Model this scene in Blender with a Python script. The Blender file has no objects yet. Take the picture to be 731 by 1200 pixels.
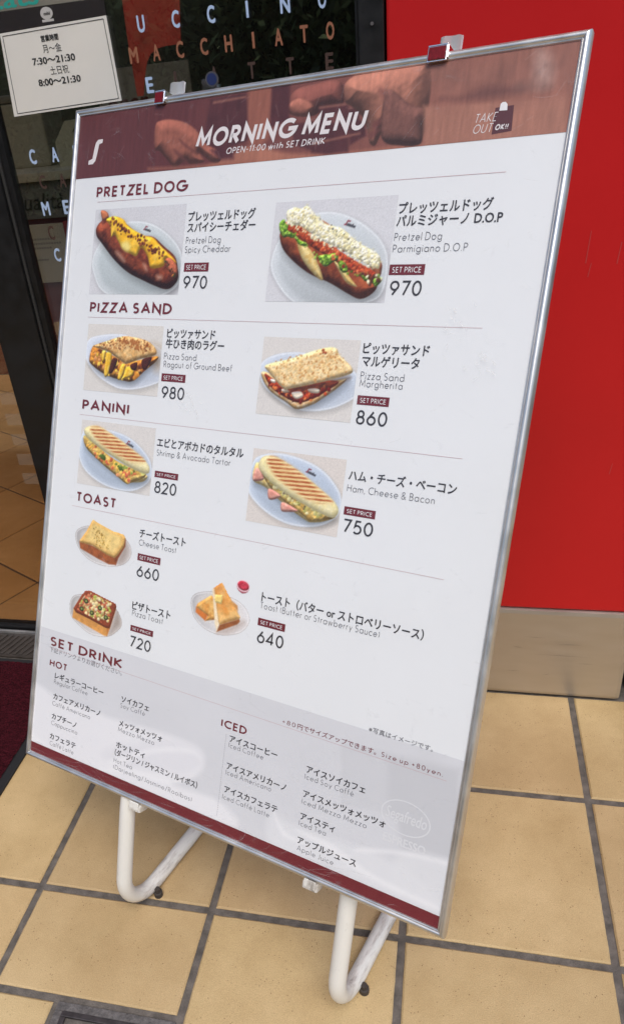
import bpy, bmesh, math, random
import numpy as np
from mathutils import Matrix, Vector
R = math.radians
random.seed(7)
scene = bpy.context.scene
C = scene.collection

# ------------------------------------------------------------------ camera
cd = bpy.data.cameras.new('camera')
cam = bpy.data.objects.new('camera', cd); C.objects.link(cam)
cam.matrix_world = Matrix(((0.9724,-0.0291,0.2317,0),(0.2120,0.5261,-0.8236,0),(-0.0979,0.8499,0.5177,1.1257),(0,0,0,1)))
cd.sensor_fit = 'VERTICAL'; cd.sensor_height = 24
cd.lens = 905.65/1200*24
cd.shift_x = 57.56/1200; cd.shift_y = 40.69/1200
cd.clip_start = 0.01; cd.clip_end = 500
scene.camera = cam

# ------------------------------------------------------------------ light
w = bpy.data.worlds.new('World'); scene.world = w; w.use_nodes = True
nt = w.node_tree; bg = nt.nodes['Background']
sky = nt.nodes.new('ShaderNodeTexSky'); sky.sky_type = 'NISHITA'; sky.sun_disc = False
SUN_EL, SUN_AZ = 60, 160           # azimuth: compass-like angle the light comes from
sky.sun_elevation = R(SUN_EL); sky.sun_rotation = R(SUN_AZ)
sky.air_density = 1.0; sky.dust_density = 2.5; sky.ozone_density = 1.5
nt.links.new(sky.outputs[0], bg.inputs[0]); bg.inputs[1].default_value = 0.13
sd = bpy.data.lights.new('sun', 'SUN'); sd.energy = 1.5; sd.angle = R(40); sd.color = (1, .97, .93)
sun = bpy.data.objects.new('sun', sd); C.objects.link(sun)
sdir = Vector((math.sin(R(SUN_AZ))*math.cos(R(SUN_EL)), math.cos(R(SUN_AZ))*math.cos(R(SUN_EL)), math.sin(R(SUN_EL))))
sun.rotation_euler = (-sdir).to_track_quat('-Z', 'Y').to_euler()
sun.location = (0, -2, 6)
vs = scene.view_settings
vs.view_transform = 'Standard'; vs.look = 'None'; vs.gamma = 1; vs.use_curve_mapping = False
vs.exposure = 0.42

# ------------------------------------------------------------------ helpers
def lin(c):
    a = np.asarray(c, float)/255.0
    return np.where(a <= .04045, a/12.92, ((a+.055)/1.055)**2.4)
def col(r, g, b): return tuple(float(v) for v in lin((r, g, b)))

def mat(name, c, rough=.5, metal=0, var=0, scale=8, bump=0, bscale=60, spec=.5, coat=0, coords='Object', rvar=0, detail=5, stretch=None):
    m = bpy.data.materials.new(name); m.use_nodes = True
    n = m.node_tree.nodes; l = m.node_tree.links; b = n['Principled BSDF']
    b.inputs['Base Color'].default_value = (*c, 1); b.inputs['Roughness'].default_value = rough
    b.inputs['Metallic'].default_value = metal; b.inputs['Specular IOR Level'].default_value = spec
    b.inputs['Coat Weight'].default_value = coat
    tc = n.new('ShaderNodeTexCoord'); src = tc.outputs[coords]
    if stretch:
        mp = n.new('ShaderNodeMapping'); mp.inputs['Scale'].default_value = stretch
        l.new(src, mp.inputs[0]); src = mp.outputs[0]
    if var or rvar:
        t = n.new('ShaderNodeTexNoise'); t.inputs['Scale'].default_value = scale; t.inputs['Detail'].default_value = detail
        l.new(src, t.inputs['Vector'])
        if var:
            r = n.new('ShaderNodeValToRGB'); e = r.color_ramp.elements
            e[0].position = .3; e[1].position = .7
            e[0].color = (*[v*(1-var) for v in c], 1); e[1].color = (*[min(1, v*(1+var)) for v in c], 1)
            l.new(t.outputs[0], r.inputs[0]); l.new(r.outputs[0], b.inputs['Base Color'])
        if rvar:
            mr = n.new('ShaderNodeMapRange'); mr.inputs[1].default_value = .3; mr.inputs[2].default_value = .7
            mr.inputs[3].default_value = max(.02, rough-rvar); mr.inputs[4].default_value = min(1, rough+rvar)
            l.new(t.outputs[0], mr.inputs[0]); l.new(mr.outputs[0], b.inputs['Roughness'])
    if bump:
        t = n.new('ShaderNodeTexNoise'); t.inputs['Scale'].default_value = bscale; t.inputs['Detail'].default_value = 4
        l.new(src, t.inputs['Vector'])
        bp = n.new('ShaderNodeBump'); bp.inputs['Strength'].default_value = bump; bp.inputs['Distance'].default_value = .002
        l.new(t.outputs[0], bp.inputs['Height']); l.new(bp.outputs[0], b.inputs['Normal'])
    return m

def obj(name, bm, m, parent=None, matrix=None, smooth=False):
    me = bpy.data.meshes.new(name)
    if isinstance(bm, bmesh.types.BMesh):
        bm.to_mesh(me); bm.free()
    else: me.from_pydata(*bm)
    if m: me.materials.append(m)
    if smooth:
        me.polygons.foreach_set('use_smooth', [True]*len(me.polygons))
    o = bpy.data.objects.new(name, me); C.objects.link(o)
    if parent: o.parent = parent
    if matrix is not None: o.matrix_local = matrix
    return o
def empty(name, loc=(0,0,0)):
    o = bpy.data.objects.new(name, None); C.objects.link(o); o.location = loc; o.empty_display_size = .1
    return o
def tag(o, label=None, cat=None, group=None, kind=None):
    if label: o['label'] = label
    if cat: o['category'] = cat
    if group: o['group'] = group
    if kind: o['kind'] = kind
    return o
def thing(name, label, cat, loc=(0,0,0), group=None): return tag(empty(name, loc), label, cat, group)

def box(bm, x0, x1, y0, y1, z0, z1, bevel=0, mi=0):
    r = bmesh.ops.create_cube(bm, size=1)
    for v in r['verts']:
        v.co = Vector(((x0+x1)/2+v.co.x*(x1-x0), (y0+y1)/2+v.co.y*(y1-y0), (z0+z1)/2+v.co.z*(z1-z0)))
    if bevel:
        es = list({e for v in r['verts'] for e in v.link_edges})
        bmesh.ops.bevel(bm, geom=es, offset=bevel, segments=2, affect='EDGES', profile=.6)
def bx(*a, **k):
    bm = bmesh.new(); box(bm, *a, **k); return bm
def tube(bm, pts, r, seg=16, caps=True):
    pts = [Vector(p) for p in pts]; rings = []
    up = None
    for i, p in enumerate(pts):
        t = (pts[min(i+1, len(pts)-1)]-pts[max(i-1, 0)]).normalized()
        if up is None:
            up = Vector((0,0,1)) if abs(t.z) < .9 else Vector((1,0,0))
        s = t.cross(up).normalized(); up = s.cross(t).normalized()
        rr = r[i] if isinstance(r, (list, tuple)) else r
        rings.append([bm.verts.new(p+(s*math.cos(a)+up*math.sin(a))*rr) for a in [2*math.pi*k/seg for k in range(seg)]])
    for a, b in zip(rings, rings[1:]):
        for k in range(seg): bm.faces.new((a[k], a[(k+1)%seg], b[(k+1)%seg], b[k]))
    if caps:
        bm.faces.new(rings[0][::-1]); bm.faces.new(rings[-1])
    bmesh.ops.recalc_face_normals(bm, faces=bm.faces)
def fillet(pts, rad, n=10):
    pts = [Vector(p) for p in pts]; out = [pts[0]]
    for a, b, c, r in zip(pts, pts[1:], pts[2:], rad):
        d1 = (a-b).normalized(); d2 = (c-b).normalized(); ang = d1.angle(d2)
        L = r/math.tan(ang/2); p1 = b+d1*L; p2 = b+d2*L
        cen = b+(d1+d2).normalized()*(r/math.sin(ang/2))
        v1 = p1-cen; v2 = p2-cen; th = v1.angle(v2)
        for k in range(n+1):
            t = k/n
            out.append(cen+(v1*math.sin((1-t)*th)+v2*math.sin(t*th))/math.sin(th))
    out.append(pts[-1]); return out
def prism(bm, pts, y0, y1):
    """outline in the x-z plane extruded along y"""
    a = [bm.verts.new((x, y0, z)) for x, z in pts]; b = [bm.verts.new((x, y1, z)) for x, z in pts]
    bm.faces.new(a); bm.faces.new(b[::-1]); n = len(pts)
    for k in range(n): bm.faces.new((a[k], b[k], b[(k+1)%n], a[(k+1)%n]))
    bmesh.ops.recalc_face_normals(bm, faces=bm.faces)

# ------------------------------------------------------------------ lettering
_txt = {}
def font_mesh(body, offset=0.0, res=3):
    k = (body, offset)
    if k not in _txt:
        c = bpy.data.curves.new('lettering', 'FONT'); c.body = body; c.size = 1; c.resolution_u = res; c.offset = offset
        o = bpy.data.objects.new('lettering', c); C.objects.link(o)
        dg = bpy.context.evaluated_depsgraph_get()
        me = bpy.data.meshes.new_from_object(o.evaluated_get(dg))
        _txt[k] = ([tuple(v.co) for v in me.vertices], [tuple(p.vertices) for p in me.polygons])
        bpy.data.objects.remove(o); bpy.data.curves.remove(c); bpy.data.meshes.remove(me)
    return _txt[k]
class Letters:
    """collects flat lettering in the local x-z plane, facing -y"""
    def __init__(s): s.v = []; s.f = []
    def add(s, vs, fs, y=0):
        n = len(s.v); s.v += [(a, y, b) for a, b in vs]; s.f += [tuple(i+n for i in f) for f in fs]
    def font(s, body, u0, u1, v, h, offset=0.0, y=0, ref=.72, shear=0):
        """offset = extra weight, made by overprinting the glyphs a hair apart"""
        vs, fs = font_mesh(body)
        xs = [p[0] for p in vs]; a, b = min(xs)-max(0, offset), max(xs)+max(0, offset)
        sx = (u1-u0)/(b-a); sy = h/ref; o = offset
        for k, (dx, dz) in enumerate(((0, 0), (o, o*.4), (-o, -o*.4), (o*.4, -o*.8), (-o*.4, o*.8)) if o > 0 else ((0, 0),)):
            s.add([(u0+(p[0]+dx-a)*sx+shear*p[1]*sy, v+(p[1]+dz)*sy) for p in vs], fs, y-k*1.5e-5)
    def stroke(s, body, u0, u1, v, h, wt, shear=0, y=0, track=.2):
        """geometric sans drawn as strokes; h = cap height, wt = stroke weight in cap heights"""
        x = 0; runs = []
        for ch in body:
            g = GLYPH.get(ch)
            if g is None: x += .34 if ch == ' ' else .4; continue
            wd, st = g
            for pl in st: runs.append([(x+px, py) for px, py in pl])
            x += wd+track+wt*.9
        xs = [p[0] for r in runs for p in r]; a, b = min(xs)-wt/2, max(xs)+wt/2
        k = 1-wt; sx = (u1-u0)/(b-a); q = 0
        for r in runs:
            q += 1
            r = [p for i_, p in enumerate(r) if i_ == 0 or abs(p[0]-r[i_-1][0])+abs(p[1]-r[i_-1][1]) > 1e-6]
            n = len(r); L = []; Rr = []
            closed = n > 3 and abs(r[0][0]-r[-1][0])+abs(r[0][1]-r[-1][1]) < 1e-6
            P = [np.array((p[0], p[1]*k+wt/2*(1 if p[1] >= -.01 else 1))) for p in r]
            for i in range(n):
                if closed:
                    d0 = P[i]-P[i-1 if i > 0 else n-2]; d1 = P[i+1 if i < n-1 else 1]-P[i]
                else:
                    d0 = P[i]-P[i-1] if i > 0 else P[1]-P[0]; d1 = P[i+1]-P[i] if i < n-1 else P[-1]-P[-2]
                d0 = d0/(np.hypot(*d0)+1e-9); d1 = d1/(np.hypot(*d1)+1e-9)
                t = d0+d1; tl = np.hypot(*t)
                t = t/tl if tl > 1e-6 else d0
                nn = np.array((-t[1], t[0])); m = 1/max(.35, abs(np.dot(nn, np.array((-d0[1], d0[0])))))
                e = np.zeros(2)
                if not closed and i == 0: e = -d1*wt*.0
                L.append(P[i]+nn*m*wt/2+e); Rr.append(P[i]-nn*m*wt/2+e)
            vs = []; fs = []
            for i in range(n):
                for z in (L[i], Rr[i]): vs.append((u0+(z[0]-a)*sx+shear*z[1]*h, v+z[1]*h))
            for i in range(n-1): fs.append((2*i, 2*i+1, 2*i+3, 2*i+2))
            s.add(vs, fs, y-(q%4)*2.0e-5)
    def rect(s, u0, u1, v0, v1, y=0): s.add([(u0,v0),(u1,v0),(u1,v1),(u0,v1)], [(0,1,2,3)], y)
    def poly(s, pts, y=0): s.add(pts, [tuple(range(len(pts)))], y)
    def build(s, name, m, parent=None, matrix=None):
        return obj(name, (s.v, [], s.f), m, parent, matrix)
def A(cx, cy, rx, ry, a0, a1):
    n = max(3, int(abs(a1-a0)/15)); return [(cx+rx*math.cos(R(a0+(a1-a0)*i/n)), cy+ry*math.sin(R(a0+(a1-a0)*i/n))) for i in range(n+1)]
O_ = A(.3,.3,.3,.3,90,450)
GLYPH = {
'A': (.78, [[(0,0),(.39,1),(.78,0)], [(.13,.33),(.65,.33)]]),
'B': (.5, [[(0,0),(0,1),(.22,1)]+A(.22,.76,.24,.24,90,-90)+[(0,.52)], [(.22,.52)]+A(.24,.26,.27,.26,90,-90)+[(0,0)]]),
'C': (.74, [A(.5,.5,.5,.5,52,308)]),
'D': (.68, [[(0,0),(0,1),(.2,1)]+A(.2,.5,.5,.5,90,-90)+[(0,0)]]),
'E': (.44, [[(.46,1),(0,1),(0,0),(.46,0)], [(0,.52),(.42,.52)]]),
'F': (.42, [[(.44,1),(0,1),(0,0)], [(0,.52),(.4,.52)]]),
'G': (.9, [A(.5,.5,.5,.5,48,358)+[(.52,.47)]]),
'H': (.64, [[(0,0),(0,1)], [(.64,0),(.64,1)], [(0,.52),(.64,.52)]]),
'I': (.02, [[(0,0),(0,1)]]),
'J': (.3, [[(.3,1),(.3,.2)]+A(.1,.2,.2,.2,0,-120)]),
'K': (.6, [[(0,0),(0,1)], [(.56,1),(.06,.5),(.6,0)]]),
'L': (.4, [[(0,1),(0,0),(.4,0)]]),
'M': (.84, [[(0,0),(.06,1),(.42,.22),(.78,1),(.84,0)]]),
'N': (.7, [[(0,0),(0,1),(.7,0),(.7,1)]]),
'O': (.88, [A(.44,.5,.44,.5,90,450)]),
'P': (.48, [[(0,0),(0,1),(.22,1)]+A(.22,.73,.26,.27,90,-90)+[(0,.46)]]),
'Q': (.98, [A(.49,.5,.49,.5,90,450), [(.55,.3),(.95,-.05)]]),
'R': (.54, [[(0,0),(0,1),(.22,1)]+A(.22,.73,.26,.27,90,-90)+[(0,.46)], [(.2,.46),(.54,0)]]),
'S': (.48, [A(.24,.75,.22,.25,40,235)+A(.23,.26,.24,.26,60,-140)]),
'T': (.52, [[(0,1),(.52,1)], [(.26,1),(.26,0)]]),
'U': (.6, [[(0,1),(0,.3)]+A(.3,.3,.3,.3,180,360)+[(.6,1)]]),
'V': (.7, [[(0,1),(.35,0),(.7,1)]]),
'W': (1.1, [[(0,1),(.27,0),(.55,1),(.83,0),(1.1,1)]]),
'X': (.62, [[(0,1),(.62,0)], [(.62,1),(0,0)]]),
'Y': (.62, [[(0,1),(.31,.5),(.62,1)], [(.31,.5),(.31,0)]]),
'Z': (.6, [[(.02,1),(.6,1),(0,0),(.6,0)]]),
'a': (.6, [O_, [(.6,.6),(.6,0)]]), 'b': (.6, [O_, [(0,1.05),(0,0)]]), 'd': (.6, [O_, [(.6,1.05),(.6,0)]]),
'p': (.6, [O_, [(0,.6),(0,-.3)]]), 'q': (.6, [O_, [(.6,.6),(.6,-.3)]]), 'o': (.6, [O_]),
'c': (.48, [A(.3,.3,.3,.3,50,310)]), 'e': (.58, [[(.02,.3),(.6,.3)]+A(.3,.3,.3,.3,0,315)]),
'è': (.58, [[(.02,.3),(.6,.3)]+A(.3,.3,.3,.3,0,315), [(.2,.92),(.34,.74)]]),
'f': (.26, [[(.1,0),(.1,.85)]+A(.27,.85,.17,.17,180,80), [(0,.6),(.28,.6)]]),
'g': (.6, [O_, [(.6,.6),(.6,-.05)]+A(.31,-.05,.29,.26,0,-160)]),
'h': (.5, [[(0,0),(0,1.05)], [(0,.35)]+A(.25,.36,.25,.24,180,0)+[(.5,0)]]),
'i': (.02, [[(0,0),(0,.6)], [(0,.78),(0,.88)]]), 'j': (.02, [[(0,-.3),(0,.6)], [(0,.78),(0,.88)]]),
'k': (.42, [[(0,0),(0,1.05)], [(.38,.6),(.05,.3),(.42,0)]]), 'l': (.02, [[(0,0),(0,1.05)]]),
'm': (.8, [[(0,0),(0,.6)], [(0,.35)]+A(.2,.38,.2,.22,180,0)+[(.4,0)], [(.4,.35)]+A(.6,.38,.2,.22,180,0)+[(.8,0)]]),
'n': (.46, [[(0,0),(0,.6)], [(0,.35)]+A(.23,.36,.23,.24,180,0)+[(.46,0)]]),
'r': (.22, [[(0,0),(0,.6)], [(0,.35)]+A(.2,.36,.2,.24,180,75)]),
's': (.3, [A(.15,.45,.14,.15,40,235)+A(.15,.155,.15,.155,60,-140)]),
't': (.24, [[(.12,0),(.12,.88)], [(0,.6),(.24,.6)]]),
'u': (.46, [[(0,.6),(0,.24)]+A(.23,.24,.23,.24,180,360)+[(.46,.6)], [(.46,.4),(.46,0)]]),
'v': (.46, [[(0,.6),(.23,0),(.46,.6)]]), 'w': (.76, [[(0,.6),(.19,0),(.38,.6),(.57,0),(.76,.6)]]),
'x': (.44, [[(0,.6),(.44,0)], [(.44,.6),(0,0)]]), 'y': (.46, [[(0,.6),(.23,.02)], [(.46,.6),(.1,-.3)]]),
'z': (.4, [[(0,.6),(.4,.6),(0,0),(.4,0)]]),
'0': (.56, [A(.28,.5,.28,.5,90,450)]), '1': (.2, [[(0,.82),(.18,1),(.18,0)]]),
'2': (.52, [A(.26,.72,.25,.28,165,-25)+[(0,0),(.54,0)]]),
'3': (.5, [A(.24,.76,.22,.24,150,-80), A(.24,.27,.26,.27,88,-150)]),
'4': (.6, [[(.44,0),(.44,1),(0,.25),(.6,.25)]]),
'5': (.5, [[(.46,1),(.12,1),(.05,.55)]+A(.22,.32,.28,.32,115,-140)]),
'6': (.56, [A(.28,.31,.28,.31,90,450), [(.05,.45),(.4,1)]]),
'7': (.52, [[(0,1),(.52,1),(.14,0)]]),
'8': (.52, [A(.26,.76,.21,.24,90,450), A(.26,.27,.26,.27,90,450)]),
'9': (.56, [A(.28,.69,.28,.31,90,450), [(.51,.55),(.16,0)]]),
'.': (.04, [[(0,0),(0,.1)]]), ',': (.04, [[(.04,.1),(0,-.14)]]), ':': (.04, [[(0,.05),(0,.17)], [(0,.5),(0,.62)]]),
'-': (.24, [[(0,.4),(.24,.4)]]), '+': (.46, [[(0,.45),(.46,.45)], [(.23,.2),(.23,.7)]]),
'/': (.4, [[(0,-.1),(.4,1.05)]]), '(': (.14, [A(.5,.45,.5,.65,140,220)]), ')': (.14, [A(-.36,.45,.5,.65,40,-40)]),
'!': (.04, [[(0,.28),(0,1)], [(0,0),(0,.1)]]),
'&': (.66, [[(.66,0),(.14,.62)]+A(.28,.8,.19,.2,190,-30)+[(.1,.42)]+A(.26,.22,.25,.22,150,300)+[(.62,.4)]]),
}

# ------------------------------------------------------------------ printed pictures
def vnoise(U, V, scale, seed, octs=3):
    out = np.zeros_like(U); amp = 1; tot = 0
    for o in range(octs):
        rg = np.random.RandomState(seed+o*17); g = rg.rand(64, 64)
        x = U/scale*(2**o)+1000; y = V/scale*(2**o)+1000
        xi = np.floor(x).astype(int); yi = np.floor(y).astype(int); fx = x-xi; fy = y-yi
        fx = fx*fx*(3-2*fx); fy = fy*fy*(3-2*fy)
        a = g[yi%64, xi%64]; b = g[yi%64, (xi+1)%64]; c = g[(yi+1)%64, xi%64]; d = g[(yi+1)%64, (xi+1)%64]
        out += amp*((a*(1-fx)+b*fx)*(1-fy)+(c*(1-fx)+d*fx)*fy); tot += amp; amp *= .5
    return out/tot
def smooth_pts(pts, n=6):
    P = np.array(pts, float); out = []; N = len(P)
    for i in range(N):
        p0, p1, p2, p3 = P[i-1], P[i], P[(i+1)%N], P[(i+2)%N]
        for k in range(n):
            t = k/n
            out.append(.5*((2*p1)+(-p0+p2)*t+(2*p0-5*p1+4*p2-p3)*t*t+(-p0+3*p1-3*p2+p3)*t**3))
    return np.array(out)
def ell(cx, cy, rx, ry, rot=0, n=40):
    a = np.linspace(0, 2*np.pi, n, endpoint=False); c, s = math.cos(R(rot)), math.sin(R(rot))
    return [(cx+rx*math.cos(t)*c-ry*math.sin(t)*s, cy+rx*math.cos(t)*s+ry*math.sin(t)*c) for t in a]
class Pic:
    """a printed photograph: a fine sheet whose print colours are computed per vertex; units mm on the sheet"""
    def __init__(s, u0, v0, u1, v1, step, bg):
        s.nx = int((u1-u0)/step)+1; s.ny = int((v1-v0)/step)+1
        s.us = np.linspace(u0, u1, s.nx); s.vs = np.linspace(v0, v1, s.ny)
        s.U, s.V = np.meshgrid(s.us, s.vs); s.step = step
        s.c = np.ones((s.ny, s.nx, 3))*np.array(bg, float); s.alpha = None
    def sdf(s, pts):
        P = np.asarray(pts, float); U, V = s.U, s.V
        d2 = np.full(U.shape, 1e12); ins = np.zeros(U.shape, bool); N = len(P)
        for i in range(N):
            a = P[i]; b = P[(i+1)%N]; e = b-a; L = e@e+1e-12
            t = np.clip(((U-a[0])*e[0]+(V-a[1])*e[1])/L, 0, 1)
            d2 = np.minimum(d2, (U-a[0]-t*e[0])**2+(V-a[1]-t*e[1])**2)
            cr = (a[1] > V) != (b[1] > V)
            with np.errstate(all='ignore'):
                xi = (b[0]-a[0])*(V-a[1])/(b[1]-a[1]+1e-12)+a[0]
            ins ^= cr & (U < xi)
        d = np.sqrt(d2); return np.where(ins, d, -d)
    def mask(s, pts, soft=None, sm=True):
        f = s.step*.7 if soft is None else soft
        d = s.sdf(smooth_pts(pts) if sm and len(pts) < 36 else pts)
        return np.clip(d/f*.5+.5, 0, 1), d
    def mix(s, m, c): s.c = s.c*(1-m[..., None])+np.asarray(c, float)*m[..., None]
    def poly(s, pts, c, soft=None, a=1, sm=True, tex=0, ts=4, seed=1, within=None):
        m, d = s.mask(pts, soft, sm); c = np.ones(s.c.shape)*np.array(c, float)
        if tex: c = c*(1+tex*(vnoise(s.U, s.V, ts, seed)[..., None]-.5)*2)
        if within is not None: m = m*within
        s.mix(m*a, c); return m
    def puff(s, pts, c, r, k=.5, lum=(-.3, .75, .6), soft=None, sm=True, tex=0, ts=4, seed=1, bump=0, c2=None, gloss=0, within=None):
        """a rounded body lit from the upper left, as in the printed photograph"""
        m, d = s.mask(pts, soft, sm); q = np.clip(d/r, 0, 1)
        h = r*np.sqrt(np.clip(1-(1-q)**2, 0, 1))
        nz = vnoise(s.U, s.V, ts, seed)
        h = h+bump*nz*r
        gy, gx = np.gradient(h, s.step); n = np.stack([-gx, -gy, np.ones_like(h)], -1); n /= np.linalg.norm(n, axis=-1, keepdims=True)
        Lv = np.array(lum); Lv = Lv/np.linalg.norm(Lv); dot = np.clip((n*Lv).sum(-1), 0, 1)
        sh = (1-k)+k*dot/Lv[2]
        base = np.ones(s.c.shape)*np.array(c, float)
        if c2 is not None:
            t = np.clip((nz-.35)/.3, 0, 1)[..., None]; base = base*(1-t)+np.array(c2, float)*t
        if tex: base = base*(1+tex*(vnoise(s.U, s.V, ts*.6, seed+5)[..., None]-.5)*2)
        base = base*sh[..., None]
        if gloss: base = base+gloss*(dot[..., None]**24)*255
        if within is not None: m = m*within
        s.mix(m, np.clip(base, 0, 255)); return m
    def shadow(s, pts, dx, dy, soft, a, within=None):
        m, d = s.mask([(x+dx, y+dy) for x, y in pts], soft)
        if within is not None: m = m*within
        s.c = s.c*(1-a*m[..., None])
    def crumbs(s, path, spread, n, size, cols, seed, within=None, k=.7):
        rg = np.random.RandomState(seed); P = np.array(path, float)
        for i in range(n):
            t = rg.rand()*(len(P)-1); j = int(t); p = P[j]+(P[min(j+1, len(P)-1)]-P[j])*(t-j)+rg.randn(2)*spread*.5
            r = size*(.6+.8*rg.rand()); c = cols[rg.randint(len(cols))]
            x0, x1 = np.searchsorted(s.us, [p[0]-2*r, p[0]+2*r]); y0, y1 = np.searchsorted(s.vs, [p[1]-2*r, p[1]+2*r])
            if x1 <= x0 or y1 <= y0: continue
            U = s.U[y0:y1, x0:x1]-p[0]; V = s.V[y0:y1, x0:x1]-p[1]; an = rg.rand()*3.14; e = .55+.45*rg.rand()
            a = U*math.cos(an)+V*math.sin(an); b = (-U*math.sin(an)+V*math.cos(an))/e
            d = r-np.hypot(a, b)
            m = np.clip(d/s.step*.5+.5, 0, 1)
            if within is not None: m = m*within[y0:y1, x0:x1]
            sh = (1+k*.35*(V-U*.4)/r)[..., None]
            s.c[y0:y1, x0:x1] = s.c[y0:y1, x0:x1]*(1-m[..., None])+np.clip(np.array(c, float)*sh, 0, 255)*m[..., None]
    def stripes(s, pts, ang, period, c, width=.5, a=1, seed=3, off=0):
        m, d = s.mask(pts, 2.5)
        t = (s.U*math.sin(R(ang))-s.V*math.cos(R(ang))+off)/period
        wv = np.abs((t%1)-.5)*2; q = np.clip((width-wv)/.25+.5, 0, 1)
        nz = vnoise(s.U, s.V, 9, seed); q = q*np.clip(.35+1.3*nz, 0, 1)
        s.mix(m*q*a, c)
    def logo(s, x, y, k=1, rot=-18):
        """small smudged mark on the plate rim: a red s-curve and dark letters"""
        c, sn = math.cos(R(rot)), math.sin(R(rot))
        T = lambda p: [(x+k*(a*c-b*sn), y+k*(a*sn+b*c)) for a, b in p]
        s.poly(T([(-7,-1.6),(-4.5,-1.6),(-3.6,3.2),(-.6,3.4),(-.8,4.8),(-4.6,4.6),(-5.6,-.2),(-7,-.4)]), (120,22,34), sm=False)
        s.poly(T([(-4.2,-1.6),(7.5,-1.2),(7.8,1.4),(5,1.2),(4,2.6),(2.6,1.4),(-1,1.6),(-3.6,1.2)]), (46,44,50), a=.9, sm=False)
        for q in (-2.2, 0, 2.2, 4.4): s.poly(T(ell(q, .2, .45, .5, 0, 8)), (150,152,156), a=.6)
    def build(s, name, m, parent, depth, keep=None):
        gr_ = np.random.RandomState(2).randn(s.ny, s.nx, 1)*s.grain
        c = lin(np.clip(s.c*(1+gr_), 0, 255)*s.gain)
        verts = np.stack([s.U/1000, np.full(s.U.shape, depth), s.V/1000], -1).reshape(-1, 3)
        idx = np.arange(s.ny*s.nx).reshape(s.ny, s.nx)
        q = np.stack([idx[:-1,:-1], idx[:-1,1:], idx[1:,1:], idx[1:,:-1]], -1).reshape(-1, 4)
        if keep is not None:
            kk = keep > .5; fk = (kk[:-1,:-1] & kk[1:,1:] & kk[:-1,1:] & kk[1:,:-1]).reshape(-1); q = q[fk]
            used = np.unique(q); rm = np.full(len(verts), -1); rm[used] = np.arange(len(used))
            verts = verts[used]; cc = c.reshape(-1, 3)[used]; q = rm[q]
        else: cc = c.reshape(-1, 3)
        me = bpy.data.meshes.new(name); me.from_pydata(verts.tolist(), [], q.tolist())
        at = me.color_attributes.new('print', 'FLOAT_COLOR', 'POINT')
        at.data.foreach_set('color', np.concatenate([cc, np.ones((len(cc), 1))], 1).astype(np.float32).ravel())
        me.materials.append(m); o = bpy.data.objects.new(name, me); C.objects.link(o); o.parent = parent
        return o
    gain = 1.0436; grain = .022
def print_material(name):
    m = bpy.data.materials.new(name); m.use_nodes = True; n = m.node_tree.nodes
    a = n.new('ShaderNodeAttribute'); a.attribute_name = 'print'
    m.node_tree.links.new(a.outputs['Color'], n['Principled BSDF'].inputs['Base Color'])
    n['Principled BSDF'].inputs['Roughness'].default_value = .55; n['Principled BSDF'].inputs['Specular IOR Level'].default_value = .25
    return m

# ------------------------------------------------------------------ setting: ground and pavement
WY = 1.2574                       # front plane of the shop front
GX, GY, T = -0.6492, 0.695, 0.30  # a joint crossing and the tile pitch
asphalt = mat('asphalt', (.05,.05,.052), .9, var=.25, scale=3, bump=.4, bscale=300)
bm = bmesh.new(); box(bm, -150, 150, -150, 150, -.5, -.03)
tag(obj('ground', bm, asphalt), kind='structure')

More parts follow.
